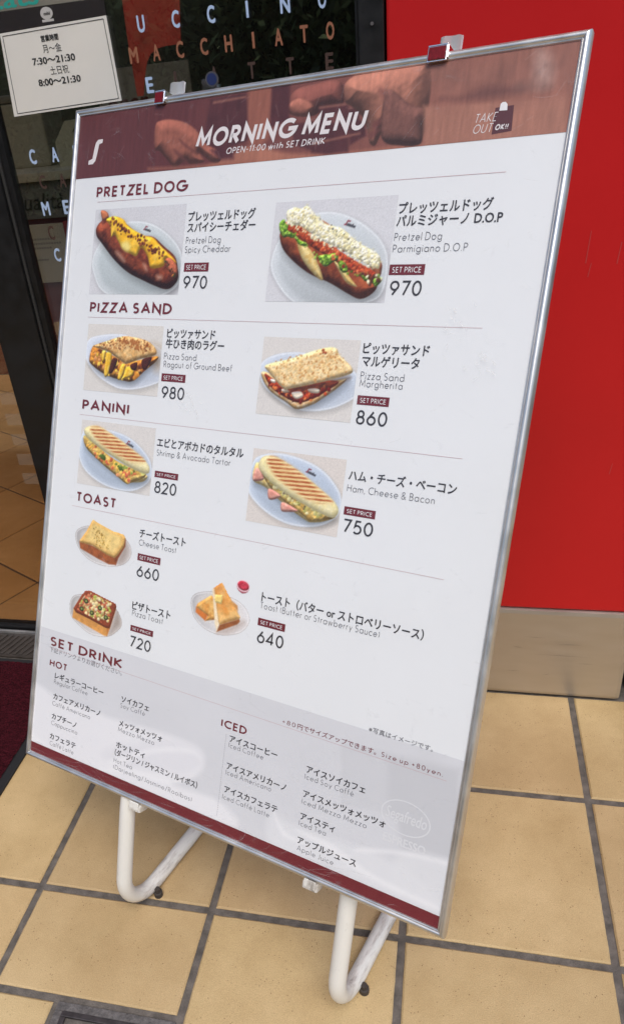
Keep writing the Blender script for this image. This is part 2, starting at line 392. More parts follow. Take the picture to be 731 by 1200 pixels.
def tile_material():
    m = bpy.data.materials.new('ochre_tile'); m.use_nodes = True; n = m.node_tree.nodes; l = m.node_tree.links; b = n['Principled BSDF']
    tc = n.new('ShaderNodeTexCoord')
    at = n.new('ShaderNodeAttribute'); at.attribute_name = 'tone'
    big = n.new('ShaderNodeTexNoise'); big.inputs['Scale'].default_value = 7; big.inputs['Detail'].default_value = 8; big.inputs['Roughness'].default_value = .65
    fine = n.new('ShaderNodeTexNoise'); fine.inputs['Scale'].default_value = 650; fine.inputs['Detail'].default_value = 3
    spk = n.new('ShaderNodeTexVoronoi'); spk.inputs['Scale'].default_value = 170
    dirt = n.new('ShaderNodeTexNoise'); dirt.inputs['Scale'].default_value = 2.3; dirt.inputs['Detail'].default_value = 6; dirt.inputs['Distortion'].default_value = .6
    for t in (big, fine, spk, dirt): l.new(tc.outputs['Object'], t.inputs['Vector'])
    r = n.new('ShaderNodeValToRGB'); e = r.color_ramp.elements
    e[0].position = .28; e[0].color = (.475,.335,.160,1); e[1].position = .75; e[1].color = (.635,.47,.25,1)
    l.new(big.outputs[0], r.inputs[0])
    m1 = n.new('ShaderNodeMix'); m1.data_type = 'RGBA'; m1.blend_type = 'MULTIPLY'; m1.inputs[0].default_value = 1
    l.new(r.outputs[0], m1.inputs[6]); l.new(at.outputs['Color'], m1.inputs[7])
    rf = n.new('ShaderNodeValToRGB'); f = rf.color_ramp.elements; f[0].position = .3; f[0].color = (.78,.76,.72,1); f[1].position = .66; f[1].color = (1.06,1.06,1.06,1)
    l.new(fine.outputs[0], rf.inputs[0])
    m2 = n.new('ShaderNodeMix'); m2.data_type = 'RGBA'; m2.blend_type = 'MULTIPLY'; m2.inputs[0].default_value = .8
    l.new(m1.outputs[2], m2.inputs[6]); l.new(rf.outputs[0], m2.inputs[7])
    rs = n.new('ShaderNodeValToRGB'); f = rs.color_ramp.elements; f[0].position = .07; f[0].color = (.34,.27,.19,1); f[1].position = .19; f[1].color = (1,1,1,1)
    l.new(spk.outputs[0], rs.inputs[0])
    gate = n.new('ShaderNodeTexNoise'); gate.inputs['Scale'].default_value = 38; l.new(tc.outputs['Object'], gate.inputs['Vector'])
    gr = n.new('ShaderNodeMapRange'); gr.inputs[1].default_value = .47; gr.inputs[2].default_value = .60; l.new(gate.outputs[0], gr.inputs[0])
    m3 = n.new('ShaderNodeMix'); m3.data_type = 'RGBA'; m3.blend_type = 'MULTIPLY'
    l.new(gr.outputs[0], m3.inputs[0]); l.new(m2.outputs[2], m3.inputs[6]); l.new(rs.outputs[0], m3.inputs[7])
    rd = n.new('ShaderNodeValToRGB'); f = rd.color_ramp.elements; f[0].position = .34; f[0].color = (.80,.76,.70,1); f[1].position = .58; f[1].color = (1,1,1,1)
    l.new(dirt.outputs[0], rd.inputs[0])
    m4 = n.new('ShaderNodeMix'); m4.data_type = 'RGBA'; m4.blend_type = 'MULTIPLY'; m4.inputs[0].default_value = .7
    l.new(m3.outputs[2], m4.inputs[6]); l.new(rd.outputs[0], m4.inputs[7])
    l.new(m4.outputs[2], b.inputs['Base Color'])
    b.inputs['Roughness'].default_value = .62; b.inputs['Specular IOR Level'].default_value = .35
    bp = n.new('ShaderNodeBump'); bp.inputs['Strength'].default_value = .35; bp.inputs['Distance'].default_value = .0015
    l.new(fine.outputs[0], bp.inputs['Height']); l.new(bp.outputs[0], b.inputs['Normal'])
    return m
TILE = tile_material()
GROUT = mat('dark_grout', (.122,.106,.090), .9, var=.35, scale=60, bump=.7, bscale=500)
def tiles(name, cells, gap, z=0.0, mtx=None, edge=.0025):
    """cells: list of (x0,x1,y0,y1); every tile a low bevelled slab with slightly wavering edges, one paving mesh"""
    rg = np.random.RandomState(4); V = []; F = []; tone = []
    for (x0, x1, y0, y1) in cells:
        x0 += gap/2; x1 -= gap/2; y0 += gap/2; y1 -= gap/2
        if x1-x0 < .01 or y1-y0 < .01: continue
        N = max(2, int((x1-x0)/.012)); M = max(2, int((y1-y0)/.012))
        loop = [(x0+(x1-x0)*i/N, y0) for i in range(N)]+[(x1, y0+(y1-y0)*i/M) for i in range(M)]+[(x1-(x1-x0)*i/N, y1) for i in range(N)]+[(x0, y1-(y1-y0)*i/M) for i in range(M)]
        cx, cy = (x0+x1)/2, (y0+y1)/2; t = .93+.13*rg.rand(); tc = (t, t*(.985+.03*rg.rand()), t*(.97+.06*rg.rand()), 1)
        dz = z+(rg.rand()-.5)*.0008
        jit = rg.randn(len(loop))*.00016
        base = len(V); n = len(loop)
        for ring, (ins, zz) in enumerate(((0, -.006), (0, -.0022), (edge, 0))):
            for k, (x, y) in enumerate(loop):
                q = ins-(jit[k] if ring else 0)
                sx = (x-cx)/((x1-x0)/2); sy = (y-cy)/((y1-y0)/2)
                V.append((x-q*np.sign(sx)*(abs(sx) > .999), y-q*np.sign(sy)*(abs(sy) > .999), dz+zz)); tone.append(tc)
        for ring in (0, 1):
            for k in range(n): F.append((base+ring*n+k, base+ring*n+(k+1)%n, base+(ring+1)*n+(k+1)%n, base+(ring+1)*n+k))
        F.append(tuple(base+2*n+k for k in range(n)))
    o = obj(name, (V, [], F), TILE); at = o.data.color_attributes.new('tone', 'FLOAT_COLOR', 'POINT')
    at.data.foreach_set('color', np.array(tone, np.float32).ravel())
    if mtx is not None: o.matrix_world = mtx
    return tag(o, kind='structure')
HX0, HX1, HY0, HY1 = -.535, -.353, .30, .521      # floor hatch outline
cells = []
for i in range(-8, 10):
    for j in range(-8, 4):
        x0, x1, y0, y1 = GX+i*T, GX+(i+1)*T, GY+j*T, GY+(j+1)*T
        if x0 < HX1 and x1 > HX0 and y0 < HY1 and y1 > HY0:
            cells += [(x0, x1, HY1+.004, y1), (x0, HX0-.002, y0, HY1+.004)]
            if y0 < HY0: cells.append((HX0-.002, x1, y0, HY0-.004))
            continue
        if y0 > WY-.01:
            if x0 < .30: continue
        elif y1 > WY+.002 and x0 < .30:
            y1 = WY+.004
        cells.append((x0, x1, y0, y1))
tiles('pavement', cells, .0118)
bm = bmesh.new(); box(bm, -3.1, 2.5, -1.75, WY+.10, -.029, -.0035); box(bm, .36, 2.5, WY+.102, 2.0, -.029, -.0035)
tag(obj('pavement_joints', bm, GROUT), kind='structure')

# floor of the shop, laid on the diagonal
a = R(62); c62, s62 = math.cos(a), math.sin(a); org = Vector((-1.098, 1.578, 0)); t2 = .30; inside = []
for i in range(-12, 13):
    for j in range(-12, 13):
        cx, cy = (i+.5)*t2, (j+.5)*t2; x = org.x+cx*c62-cy*s62; y = org.y+cx*s62+cy*c62
        if -3.2 < x < 1 and 1.15 < y < 3.5: inside.append((i*t2, (i+1)*t2, j*t2, (j+1)*t2))
M = Matrix.Translation((org.x, org.y, -.003)) @ Matrix.Rotation(a, 4, 'Z')
o = tiles('shop_floor', inside, .007, mtx=M)
# keep only what lies inside the shop
bm = bmesh.new(); bm.from_mesh(o.data); Mi = M.inverted()
for co, no in (((-1, 1.352, 0), (0, -1, 0)), ((-1, 3.32, 0), (0, 1, 0)), ((-2.9, 2, 0), (-1, 0, 0)), ((.33, 2, 0), (1, 0, 0))):
    bmesh.ops.bisect_plane(bm, geom=bm.verts[:]+bm.edges[:]+bm.faces[:], plane_co=Mi @ Vector(co), plane_no=Mi.to_3x3() @ Vector(no), clear_outer=True)
bm.to_mesh(o.data); bm.free()
tag(obj('shop_floor_joints', bx(-2.9, .33, 1.353, 3.32, -.029, -.0065), GROUT), kind='structure')

# ------------------------------------------------------------------ materials of the shop front
BLACK = mat('black_coated_metal', (.0075,.0075,.008), .42, var=.3, scale=40, bump=.05, bscale=400, rvar=.1, spec=.4)
RED = mat('red_gloss_panel', (.545,.015,.017), .36, var=.07, scale=2.5, bump=.03, bscale=14, rvar=.06, coat=.0, spec=.22)
STEEL = mat('brushed_steel', (.53,.49,.44), .40, metal=.8, var=.05, scale=9, bump=.03, bscale=60, rvar=.08, stretch=(1,1,5))
CHROME = mat('chrome', (.86,.87,.88), .10, metal=1, rvar=.05, scale=60, var=.05)
ALU = mat('satin_aluminium', (.72,.705,.68), .40, metal=.92, var=.1, scale=30, rvar=.08, stretch=(1,1,1))
WHITE_TUBE = None

def glass(name, refl=.10, tint=(.86,.9,.88), rough=.0, bump=0):
    m = bpy.data.materials.new(name); m.use_nodes = True; n = m.node_tree.nodes; l = m.node_tree.links
    n.remove(n['Principled BSDF']); out = n['Material Output']
    tr = n.new('ShaderNodeBsdfTransparent'); tr.inputs[0].default_value = (*tint, 1)
    gl = n.new('ShaderNodeBsdfGlossy'); gl.inputs['Roughness'].default_value = rough
    fr = n.new('ShaderNodeLayerWeight'); pw = n.new('ShaderNodeMath'); pw.operation = 'POWER'; pw.inputs[1].default_value = 5   # Schlick, the same from both sides
    l.new(fr.outputs['Facing'], pw.inputs[0])
    ad = n.new('ShaderNodeMath'); ad.operation = 'MULTIPLY_ADD'; ad.inputs[1].default_value = 1-refl; ad.inputs[2].default_value = refl
    l.new(pw.outputs[0], ad.inputs[0]); cl = n.new('ShaderNodeClamp'); l.new(ad.outputs[0], cl.inputs[0])
    mx = n.new('ShaderNodeMixShader'); l.new(cl.outputs[0], mx.inputs[0]); l.new(tr.outputs[0], mx.inputs[1]); l.new(gl.outputs[0], mx.inputs[2])
    if bump:
        tc = n.new('ShaderNodeTexCoord'); t = n.new('ShaderNodeTexNoise'); t.inputs['Scale'].default_value = 6; t.inputs['Detail'].default_value = 6
        t.inputs['Distortion'].default_value = 1.2
        l.new(tc.outputs['Object'], t.inputs['Vector'])
        bp = n.new('ShaderNodeBump'); bp.inputs['Strength'].default_value = bump; bp.inputs['Distance'].default_value = .01
        l.new(t.outputs[0], bp.inputs['Height']); l.new(bp.outputs[0], gl.inputs['Normal']); l.new(bp.outputs[0], fr.inputs['Normal'])
    l.new(mx.outputs[0], out.inputs[0]); return m
GLASS = glass('window_glass', .19)

# ------------------------------------------------------------------ red wall
wall = thing('red_wall', 'glossy red wall with a brushed steel kick plate right of the shop window', 'wall', (.12, WY+.15, 0))
P = lambda x, y, z: (x-.12, y-(WY+.15), z)
def wbox(x0, x1, y0, y1, z0, z1, bevel=0): return bx(x0-.12, x1-.12, y0-WY-.15, y1-WY-.15, z0, z1, bevel=bevel)
obj('panel', wbox(-.100, .346, WY, WY+.30, .2155, 2.6, .004), RED, wall)
kp = obj('kick_plate', wbox(-.100, .3415, WY-.004, WY+.298, .002, .213, .009), STEEL, wall)
bm = bmesh.new(); rg = np.random.RandomState(8)
for (x_, z_, ln_, an_) in ((.165,.108,.115,-.01), (.12,.062,.03,.05), (.21,.135,.05,.02), (.15,.150,.04,-.03), (.25,.09,.035,.02), (.19,.055,.018,.3), (.13,.125,.02,-.2)):
    x_ -= .12; q = ln_*math.cos(an_); h_ = ln_*math.sin(an_); y_ = -.1545
    f_ = [bm.verts.new(v) for v in ((x_, y_, z_), (x_+q*.5, y_, z_+h_*.5-.0005), (x_+q, y_, z_+h_), (x_+q*.5, y_, z_+h_*.5+.0003))]; bm.faces.new(f_)
obj('scuffs', bm, mat('scuff_grey', (.29,.25,.21), .7), kp)
bm = bmesh.new()
for (x_, z_, ln_) in ((.185,.845,.045), (.228,.842,.030), (.19,.825,.02), (.05,.60,.025), (.26,.50,.02)):
    x_ -= .12; f_ = [bm.verts.new(v) for v in ((x_, -.1506, z_), (x_+.0012, -.1506, z_), (x_+.004, -.1506, z_+ln_), (x_+.003, -.1506, z_+ln_))]; bm.faces.new(f_)
obj('wall_scuffs', bm, mat('scuff_pink', (.50,.05,.05), .6), wall)
obj('shadow_gap', wbox(-.098, .335, WY+.006, WY+.29, .2127, .2158), BLACK, wall)

# ------------------------------------------------------------------ shop window with its black frame, door beside it
win = thing('shop_window', 'black framed shop window with spaced drink names on the glass', 'window', (-.45, WY+.05, 0))
def nbox(x0, x1, y0, y1, z0, z1, bevel=.0015): return bx(x0+.45, x1+.45, y0-WY-.05, y1-WY-.05, z0, z1, bevel=bevel)
obj('mullion', nbox(-.797, -.7165, WY-.012, WY+.018, .0, 2.55), BLACK, win)
obj('glazing_bead', nbox(-.7163, -.7115, WY-.006, WY+.02, .10, 2.45), mat('grey_gasket', (.035,.034,.033), .5), win)
obj('jamb', nbox(-.7113, -.700, WY-.002, WY+.018, .0, 2.5), BLACK, win)
fr = obj('frame_post', nbox(-.1365, -.1025, WY-.006, WY+.09, .0, 2.55), BLACK, win)
obj('frame_bead', nbox(-.1415, -.1367, WY+.0, WY+.05, .1, 2.5), BLACK, win)
bm = bmesh.new(); tube(bm, [(-.118+.45, -.0565, 1.171), (-.118+.45, -.0585, 1.171)], .0022, 12); obj('screw', bm, mat('dull_screw', (.16,.15,.15), .5, metal=.5), fr)
obj('bottom_rail', nbox(-.6998, -.1417, WY+.0, WY+.06, .0, .12), BLACK, win)
obj('top_rail', nbox(-.6998, -.1417, WY+.0, WY+.06, 2.3, 2.5), BLACK, win)
pane = obj('pane', nbox(-.6998, -.1417, WY+.010, WY+.016, .1202, 2.298, 0), GLASS, win)
BLUE = mat('pale_blue_vinyl', col(176,198,228), .5, var=.05, scale=90)
COPPER = mat('copper_vinyl', col(150,98,72), .45, var=.08, scale=90)
BROWN = mat('dark_brown_vinyl', col(70,50,42), .5, var=.08, scale=90)
def spaced(m, rows):
    L = Letters()
    for txt, x0, dx, z, h in rows:
        for k, ch in enumerate(txt):
            if ch == ' ': continue
            w_ = .0052 if ch == 'I' else (.0138 if ch in 'MN' else .0114)
            x = x0+k*dx
            if ch == 'I': x += .0035
            if ch == 'I': L.rect(x+.4505, x+.4540, z, z+h, y=-.0415); continue
            L.font(ch, x+.45, x+w_+.45, z, h, offset=.034, y=-.0415, ref=.695)
    return L.build('window_lettering', m, pane)
spaced(BLUE, [('UCCINO', -.4525, .0522, 1.1965, .0195), ('E', -.4530, .05, 1.1210, .0195), ('CAFF', -.6665, .0385, 1.0420, .0200), ('MEZZO', -.6650, .038, .9650, .0200), ('C', -.6620, .03, .8920, .0200)])
spaced(COPPER, [('MACCHIATO', -.4720, .0362, 1.1600, .0195)])
spaced(BROWN, [('LATTE', -.4085, .0558, 1.1245, .0195), ('CA', -.6590, .0350, 1.0050, .0190), ('C', -.6640, .03, .9270, .0210)])

door = thing('glass_door', 'sliding glass door panel with pale frosted stripes left of the black post', 'door', (-1.4, WY+.12, 0))
def dbox(x0, x1, y0, y1, z0, z1, bevel=.001): return bx(x0+1.4, x1+1.4, y0-WY-.12, y1-WY-.12, z0, z1, bevel=bevel)
obj('door_pane', dbox(-2.1, -.76, WY+.105, WY+.113, .022, 2.3, 0), glass('door_glass', .06, (.90,.80,.70)), door)  # warm tint stands in for warm light inside the shop
obj('bottom_channel', dbox(-2.1, -.76, WY+.098, WY+.12, .004, .0218), BLACK, door)
obj('top_channel', dbox(-2.1, -.76, WY+.09, WY+.125, 2.302, 2.36), BLACK, door)
FROST = bpy.data.materials.new('frosted_film'); FROST.use_nodes = True
n = FROST.node_tree.nodes; l = FROST.node_tree.links; tr = n.new('ShaderNodeBsdfTransparent'); mx = n.new('ShaderNodeMixShader'); mx.inputs[0].default_value = .17
n['Principled BSDF'].inputs['Base Color'].default_value = (.48,.43,.35,1); n['Principled BSDF'].inputs['Roughness'].default_value = .8
l.new(tr.outputs[0], mx.inputs[1]); l.new(n['Principled BSDF'].outputs[0], mx.inputs[2]); l.new(mx.outputs[0], n['Material Output'].inputs[0])
L = Letters()
for k in range(5):
    z = .625-.046*k; L.rect(-.905+1.4, -.765+1.4, z-.026, z, y=-.0165)
L.build('frosted_stripes', FROST, door)

# threshold and mat
thr = obj('door_threshold', bx(-.65, .65, -.0465, .0465, 0, .004), mat('worn_threshold', (.07,.058,.05), .5, metal=.4, var=.3, scale=40))
thr.location = (-1.449, WY+.048, -.001); tag(thr, 'dark ribbed metal threshold strip under the glass door', 'threshold')
bm = bmesh.new()
for k in range(80): box(bm, -.645+k*.0162, -.645+k*.0162+.007, -.040, .030, .0042, .0066, .0008)
for v in bm.verts: v.co.x += (v.co.y)*.35
obj('rib', bm, mat('threshold_rib', (.10,.085,.075), .45, metal=.5), thr)
obj('bright_edge', bx(-.65, .65, .0375, .0445, .0042, .012, .001), ALU, thr)

def mat_pile():
    m = mat('crimson_pile', (.040,.0045,.008), .95, var=.9, scale=420, bump=1, bscale=500, spec=.1); return m
door_mat = thing('door_mat', 'dark crimson loop pile door mat with a black rubber edge', 'mat', (-1.35, .78, 0))
bm = bmesh.new(); rg = np.random.RandomState(3)
nx, ny = 230, 200; V = []; F = []
for j in range(ny+1):
    for i in range(nx+1):
        x = -1.0+i*(.514+1.0)/nx; y = -.45+j*(.455+.45)/ny
        V.append((x, y, .0065+.0035*rg.rand()))
for j in range(ny):
    for i in range(nx):
        q = j*(nx+1)+i; F.append((q, q+1, q+nx+2, q+nx+1))
obj('pile', (V, [], F), mat_pile(), door_mat)
bm = bmesh.new(); box(bm, -1.02, .5325, -.47, .468, .0005, .006, .002); obj('rubber_edge', bm, mat('black_rubber', (.012,.012,.013), .7, bump=.2, bscale=300), door_mat)

# ------------------------------------------------------------------ inside the shop
DRED = mat('deep_red_interior', (.13,.018,.016), .6, var=.12, scale=3)
shell = thing('shop_interior', 'dark red walls of the dim shop behind the glass', 'wall', (-1.3, 3.36, 0))
def ibox(x0, x1, y0, y1, z0, z1): return bx(x0+1.3, x1+1.3, y0-3.36, y1-3.36, z0, z1)
obj('back_wall', ibox(-2.9, .33, 3.325, 3.4, .6, 2.55), mat('reflection_olive', (.028,.028,.018), .7, var=.3, scale=2), shell)  # dark olive stands in for the greenery mirrored in the window
obj('dado', ibox(-2.9, .33, 3.32, 3.4, 0, .598), DRED, shell)
obj('side_wall', ibox(-3.0, -2.905, WY+.12, 3.4, 0, 2.55), mat('cream_wall', (.5,.44,.34), .7, var=.08), shell)
obj('end_wall', ibox(.335, .40, WY+.302, 3.4, 0, 2.55), DRED, shell)
obj('ceiling', ibox(-1.0, .40, WY+.10, 3.4, 2.56, 2.62), mat('grey_ceiling', (.3,.29,.27), .8), shell)  # left open on the doorway side to let sky light onto the floor
aw = thing('shop_canopy', 'flat red edged canopy over the shop window and door', 'canopy', (-.8, WY, 2.62))
obj('canopy_slab', bx(-2.2, 1.4, -.58, -.10, .04, .16, .004), mat('canopy_soffit', (.42,.41,.40), .7), aw)
obj('canopy_edge', bx(-2.21, 1.41, -.60, -.582, .0, .22, .003), RED, aw)
fas = thing('shop_fascia', 'red fascia wall above the window and door', 'wall', (-1.2, WY+.1, 2.56))
obj('fascia_panel', bx(-1.9, 1.6, -.095, -.001, .061, .9), RED, fas)
pier = obj('left_pier', bx(-.45, .45, -.05, .05, 0, 2.55, .004), RED); pier.location = (-2.56, WY+.05, 0)
tag(pier, 'red wall pier at the far side of the doorway', 'wall')

cnt = thing('shop_counter', 'dark red counter with a grey fascia board lettered in black script inside the window', 'counter', (-.6, WY+.6, 0))
def cbox(x0, x1, y0, y1, z0, z1, b=.002): return bx(x0+.6, x1+.6, y0-WY-.6, y1-WY-.6, z0, z1, bevel=b)
obj('body', cbox(-.985, -.2, WY+.355, WY+.9, .0, .915), mat('counter_red', (.17,.032,.028), .4, var=.1, scale=5), cnt)
obj('worktop', cbox(-.99, -.19, WY+.335, WY+.92, .987, 1.004), mat('cream_worktop', (.5,.45,.36), .4), cnt)
fb = obj('fascia_board', cbox(-.985, -.2, WY+.345, WY+.40, .9155, .9865), mat('slate_board', (.16,.16,.15), .6, var=.15, scale=9), cnt)
L = Letters(); L.font('qualità', -.905+.6, -.79+.6, .934, .032, y=-.2562, shear=.25, offset=-.005); L.build('script_lettering', mat('black_script', (.012,.012,.012), .6), fb)
nb = thing('counter_notice', 'cream notice card with faint grey print on the red counter front', 'notice', (-.85, WY+.345, .786))
obj('card', bx(-.075, .047, .0, .006, 0, .119, .001), mat('cream_card', (.52,.46,.36), .7, var=.06), nb)
L = Letters(); 
for k, (q, wd) in enumerate(((.088, .07), (.079, .085), (.070, .06), (.046, .05))):
    for j in range(int(wd/.006)): L.rect(-.05+j*.0062, -.05+j*.0062+.0044, q, q+.004, y=-.0006)
L.build('faint_print', mat('grey_print', (.28,.25,.21), .7), nb)
obj('red_edge', bx(.0473, .058, .0, .006, .02, .122, .001), mat('red_card', (.33,.03,.03), .6), nb)
crt = thing('gable_carton', 'cream gable top carton with a dark hand slot on the counter', 'carton', (-.77, WY+.46, 1.004))
bm = bmesh.new(); prism(bm, [(-.05,0),(.06,0),(.06,.044),(.042,.083),(-.02,.083),(-.05,.046)], -.035, .035)
obj('box_body', bm, mat('cream_carton', (.50,.45,.34), .6, var=.05), crt)
bm = bmesh.new(); prism(bm, [(-.006,.062),(.0,.070),(.02,.071),(.03,.066),(.03,.060),(.022,.064),(.004,.064)], -.0366, -.0352); obj('hand_slot', bm, mat('slot_dark', (.03,.025,.02), .8), crt)
bxo = thing('cream_container', 'tall cream container standing left of the carton on the counter', 'container', (-.905, WY+.52, 1.004))
obj('tub', bx(-.06, .045, -.05, .05, 0, .125, .006), mat('cream_tub', (.40,.36,.28), .55, var=.06), bxo)
obj('tub_lid', bx(-.064, .049, -.054, .054, .1252, .14, .004), mat('grey_lid', (.22,.20,.17), .5), bxo)
sg = thing('berry_card', 'cream card with dark red script standing behind the carton', 'sign', (-.76, WY+.72, 1.004))
obj('card_board', bx(-.07, .16, .0, .006, 0, .17, .001), mat('card_cream', (.42,.34,.27), .7), sg)
L = Letters(); L.font('Beer', -.05, .05, .085, .035, y=-.0008, offset=.02, shear=.2); L.build('card_script', mat('dark_red_script', (.16,.02,.02), .7), sg)

# ------------------------------------------------------------------ papers and vinyl on the window
RV = mat('orange_red_vinyl', (.60,.07,.045), .5, var=.08, scale=40)
rp = thing('red_window_poster', 'orange red poster with a curved lower corner inside the window', 'poster', (-.43, WY+.020, 1.118))
bm = bmesh.new()
pts = [(-.4722,1.30),(-.380,1.30),(-.3951,1.1769),(-.4200,1.1766),(-.4330,1.1745),(-.4430,1.1690),(-.4500,1.1600),(-.4560,1.1450),(-.4600,1.1300),(-.4635,1.1180),(-.4735,1.1180),(-.4748,1.19)]
prism(bm, [(x+.43, z-1.118) for x, z in pts], 0, .0012); obj('sheet', bm, RV, rp)
FILM = glass('clear_film', .045, (.995,.995,.995), .12, bump=.25)
hn = thing('hours_notice', 'white opening hours notice in a clear sleeve taped to the window', 'notice', (-.585, WY+.0075, 1.11))
X = lambda x: x+.585
Zn = lambda z: z-1.11
PAPER = mat('notice_paper', col(243,239,230), .7, var=.03, scale=12, bump=.05, bscale=6)
INK = mat('black_ink', (.02,.02,.022), .6)
bm = bmesh.new(); prism(bm, [(X(-.6755),Zn(1.1095)),(X(-.4945),Zn(1.1150)),(X(-.4965),Zn(1.2215)),(X(-.664-.004),Zn(1.2172))], -.0006, .0004)
sheet = obj('sheet_paper', bm, PAPER, hn)
bm = bmesh.new(); prism(bm, [(X(-.6682),Zn(1.2174)),(X(-.4966),Zn(1.2217)),(X(-.4960),Zn(1.2420)),(X(-.6660),Zn(1.2430))], -.0006, .0004)
obj('header_strip', bm, mat('dark_brown_print', (.020,.013,.013), .5), hn)
L = Letters(); y = -.0010
def line(a, b, t):
    a = np.array(a); b = np.array(b); d = (b-a)/np.linalg.norm(b-a); nn = np.array((-d[1], d[0]))*t/2; L.poly([tuple(a+nn), tuple(a-nn), tuple(b-nn), tuple(b+nn)], y)
fr4 = [(-.6685,1.1130),(-.4985,1.1182),(-.5015,1.2178),(-.6640,1.2135)]
fr4 = [(X(p), Zn(q)) for p, q in fr4]
for i in range(4): line(fr4[i], fr4[(i+1)%4], .0009)
L.font('営業時間', X(-.604), X(-.576), Zn(1.2010), .0062, offset=.03, y=y)
L.font('月〜金', X(-.604), X(-.574), Zn(1.1870), .0085, offset=-.008, y=y, shear=-.1)
L.font('7:30〜21:30', X(-.6250), X(-.5555), Zn(1.1730), .0088, offset=.03, y=y)
L.font('土日祝', X(-.5990), X(-.5690), Zn(1.1590), .0085, offset=-.008, y=y, shear=-.1)
L.font('8:00〜21:30', X(-.6225), X(-.5530), Zn(1.1455), .0088, offset=.03, y=y)
L.build('notice_print', INK, sheet)
L = Letters(); L.poly(ell(X(-.5870), Zn(1.2338), .0098, .0076), y=-.0008); L.rect(X(-.5960), X(-.5775), Zn(1.2235), Zn(1.2265), y=-.0008); L.build('round_logo', mat('print_white', (.62,.6,.57), .7), hn)
L = Letters(); L.font('mhi', X(-.5915), X(-.5815), Zn(1.2315), .0042, offset=.04, y=-.0011); L.build('logo_mark', INK, hn)
bm = bmesh.new(); prism(bm, [(X(-.7000),Zn(1.0960)),(X(-.4765),Zn(1.1105)),(X(-.4790),Zn(1.26)),(X(-.690),Zn(1.26))], -.0022, -.0017); obj('clear_sleeve', bm, FILM, hn)
es = thing('delivery_sticker', 'beige window sticker with teal lettering above the hours notice', 'sticker', (-.62, WY+.0082, 1.243))
bm = bmesh.new(); prism(bm, [(-.075,.001),(.125,-.0005),(.125,.06),(-.075,.06)], -.0005, .0004); obj('sticker_sheet', bm, mat('beige_sticker', (.26,.24,.19), .6, var=.1), es)
L = Letters(); L.font('Eats', -.055, .025, .0035, .024, y=-.0010, offset=.02); L.build('teal_lettering', mat('teal_vinyl', (.03,.42,.34), .5), es)

bs = thing('blue_sticker', 'small round blue sticker with a grey rim on the window between the drink names', 'sticker', (-.3515, WY+.0085, 1.1290))
bm = bmesh.new(); prism(bm, ell(0, 0, .0098, .0098, 0, 28), -.0004, .0004); obj('sticker_rim', bm, mat('grey_rim', (.07,.07,.08), .5), bs)
bm = bmesh.new(); prism(bm, ell(0, 0, .0075, .0075, 0, 28), -.0009, -.0005); obj('sticker_face', bm, mat('deep_blue', (.012,.025,.11), .5), bs)

# ------------------------------------------------------------------ dark bin at the wall's end
bn = thing('dark_bin', 'dark bin with a red flecked band beside the end of the kick plate', 'bin', (.449, 1.315, 0))
bm = bmesh.new(); tube(bm, [(0,0,.001),(0,0,.012),(0,0,.09)], [.088,.095,.100], 28); obj('bin_base', bm, BLACK, bn, smooth=False)
bm = bmesh.new(); tube(bm, [(0,0,.0905),(0,0,.19)], [.099,.106], 28); obj('red_band', bm, mat('red_flecked_band', (.22,.02,.025), .5, var=.9, scale=70), bn)
bm = bmesh.new(); tube(bm, [(0,0,.1905),(0,0,.21),(0,0,.36)], [.112,.112,.116], 28); obj('bin_rim', bm, BLACK, bn)

# ------------------------------------------------------------------ floor hatch
hatch = thing('floor_hatch', 'small steel floor hatch set in a grey mortar border in the tiles', 'hatch', ((HX0+HX1)/2, (HY0+HY1)/2, 0))
hw, hh = (HX1-HX0)/2, (HY1-HY0)/2
def ring(bm, w0, h0, w1, h1, z0, z1):
    box(bm, -w0, w0, h1, h0, z0, z1, .001); box(bm, -w0, w0, -h0, -h1, z0, z1, .001)
    box(bm, -w0, -w1, -h1, h1, z0, z1, .001); box(bm, w1, w0, -h1, h1, z0, z1, .001)
bm = bmesh.new(); ring(bm, hw, hh, hw-.012, hh-.012, -.02, -.0005)
obj('mortar_border', bm, mat('grey_mortar', (.115,.105,.10), .95, var=.4, scale=90, bump=1, bscale=260), hatch)
bm = bmesh.new(); ring(bm, hw-.0122, hh-.0122, hw-.020, hh-.020, -.02, .001); obj('steel_frame', bm, mat('dark_steel', (.09,.08,.08), .45, metal=.7, var=.3, scale=60), hatch)
obj('cover_plate', bx(-hw+.0225, hw-.0225, -hh+.0225, hh-.0225, -.02, -.0055, .001), mat('hatch_plate', (.15,.14,.13), .5, metal=.6, var=.3, scale=20), hatch)
bm = bmesh.new(); ring(bm, hw-.030, hh-.028, hw-.0315, hh-.0295, -.0054, -.0025); obj('bright_trim', bm, ALU, hatch)

# ------------------------------------------------------------------ the menu board
W2, HT = .354, .9893
SRm = Matrix(((.9437,.3095,.1166),(-.3289,.8418,.4280),(.0343,-.4422,.8962))); SO = Vector((-.3228,.6630,.2356))
BASE = Vector((-.30, .72, 0))
board = thing('menu_board', 'tall leaning menu stand with a silver frame, food pictures and Japanese dish names', 'menu board', BASE)
PM = SRm.to_4x4(); PM.translation = SO-BASE
pl = lambda n_, bm_, m_, parent=None, smooth=False: obj(n_, bm_, m_, parent or board, PM if parent is None else None, smooth)

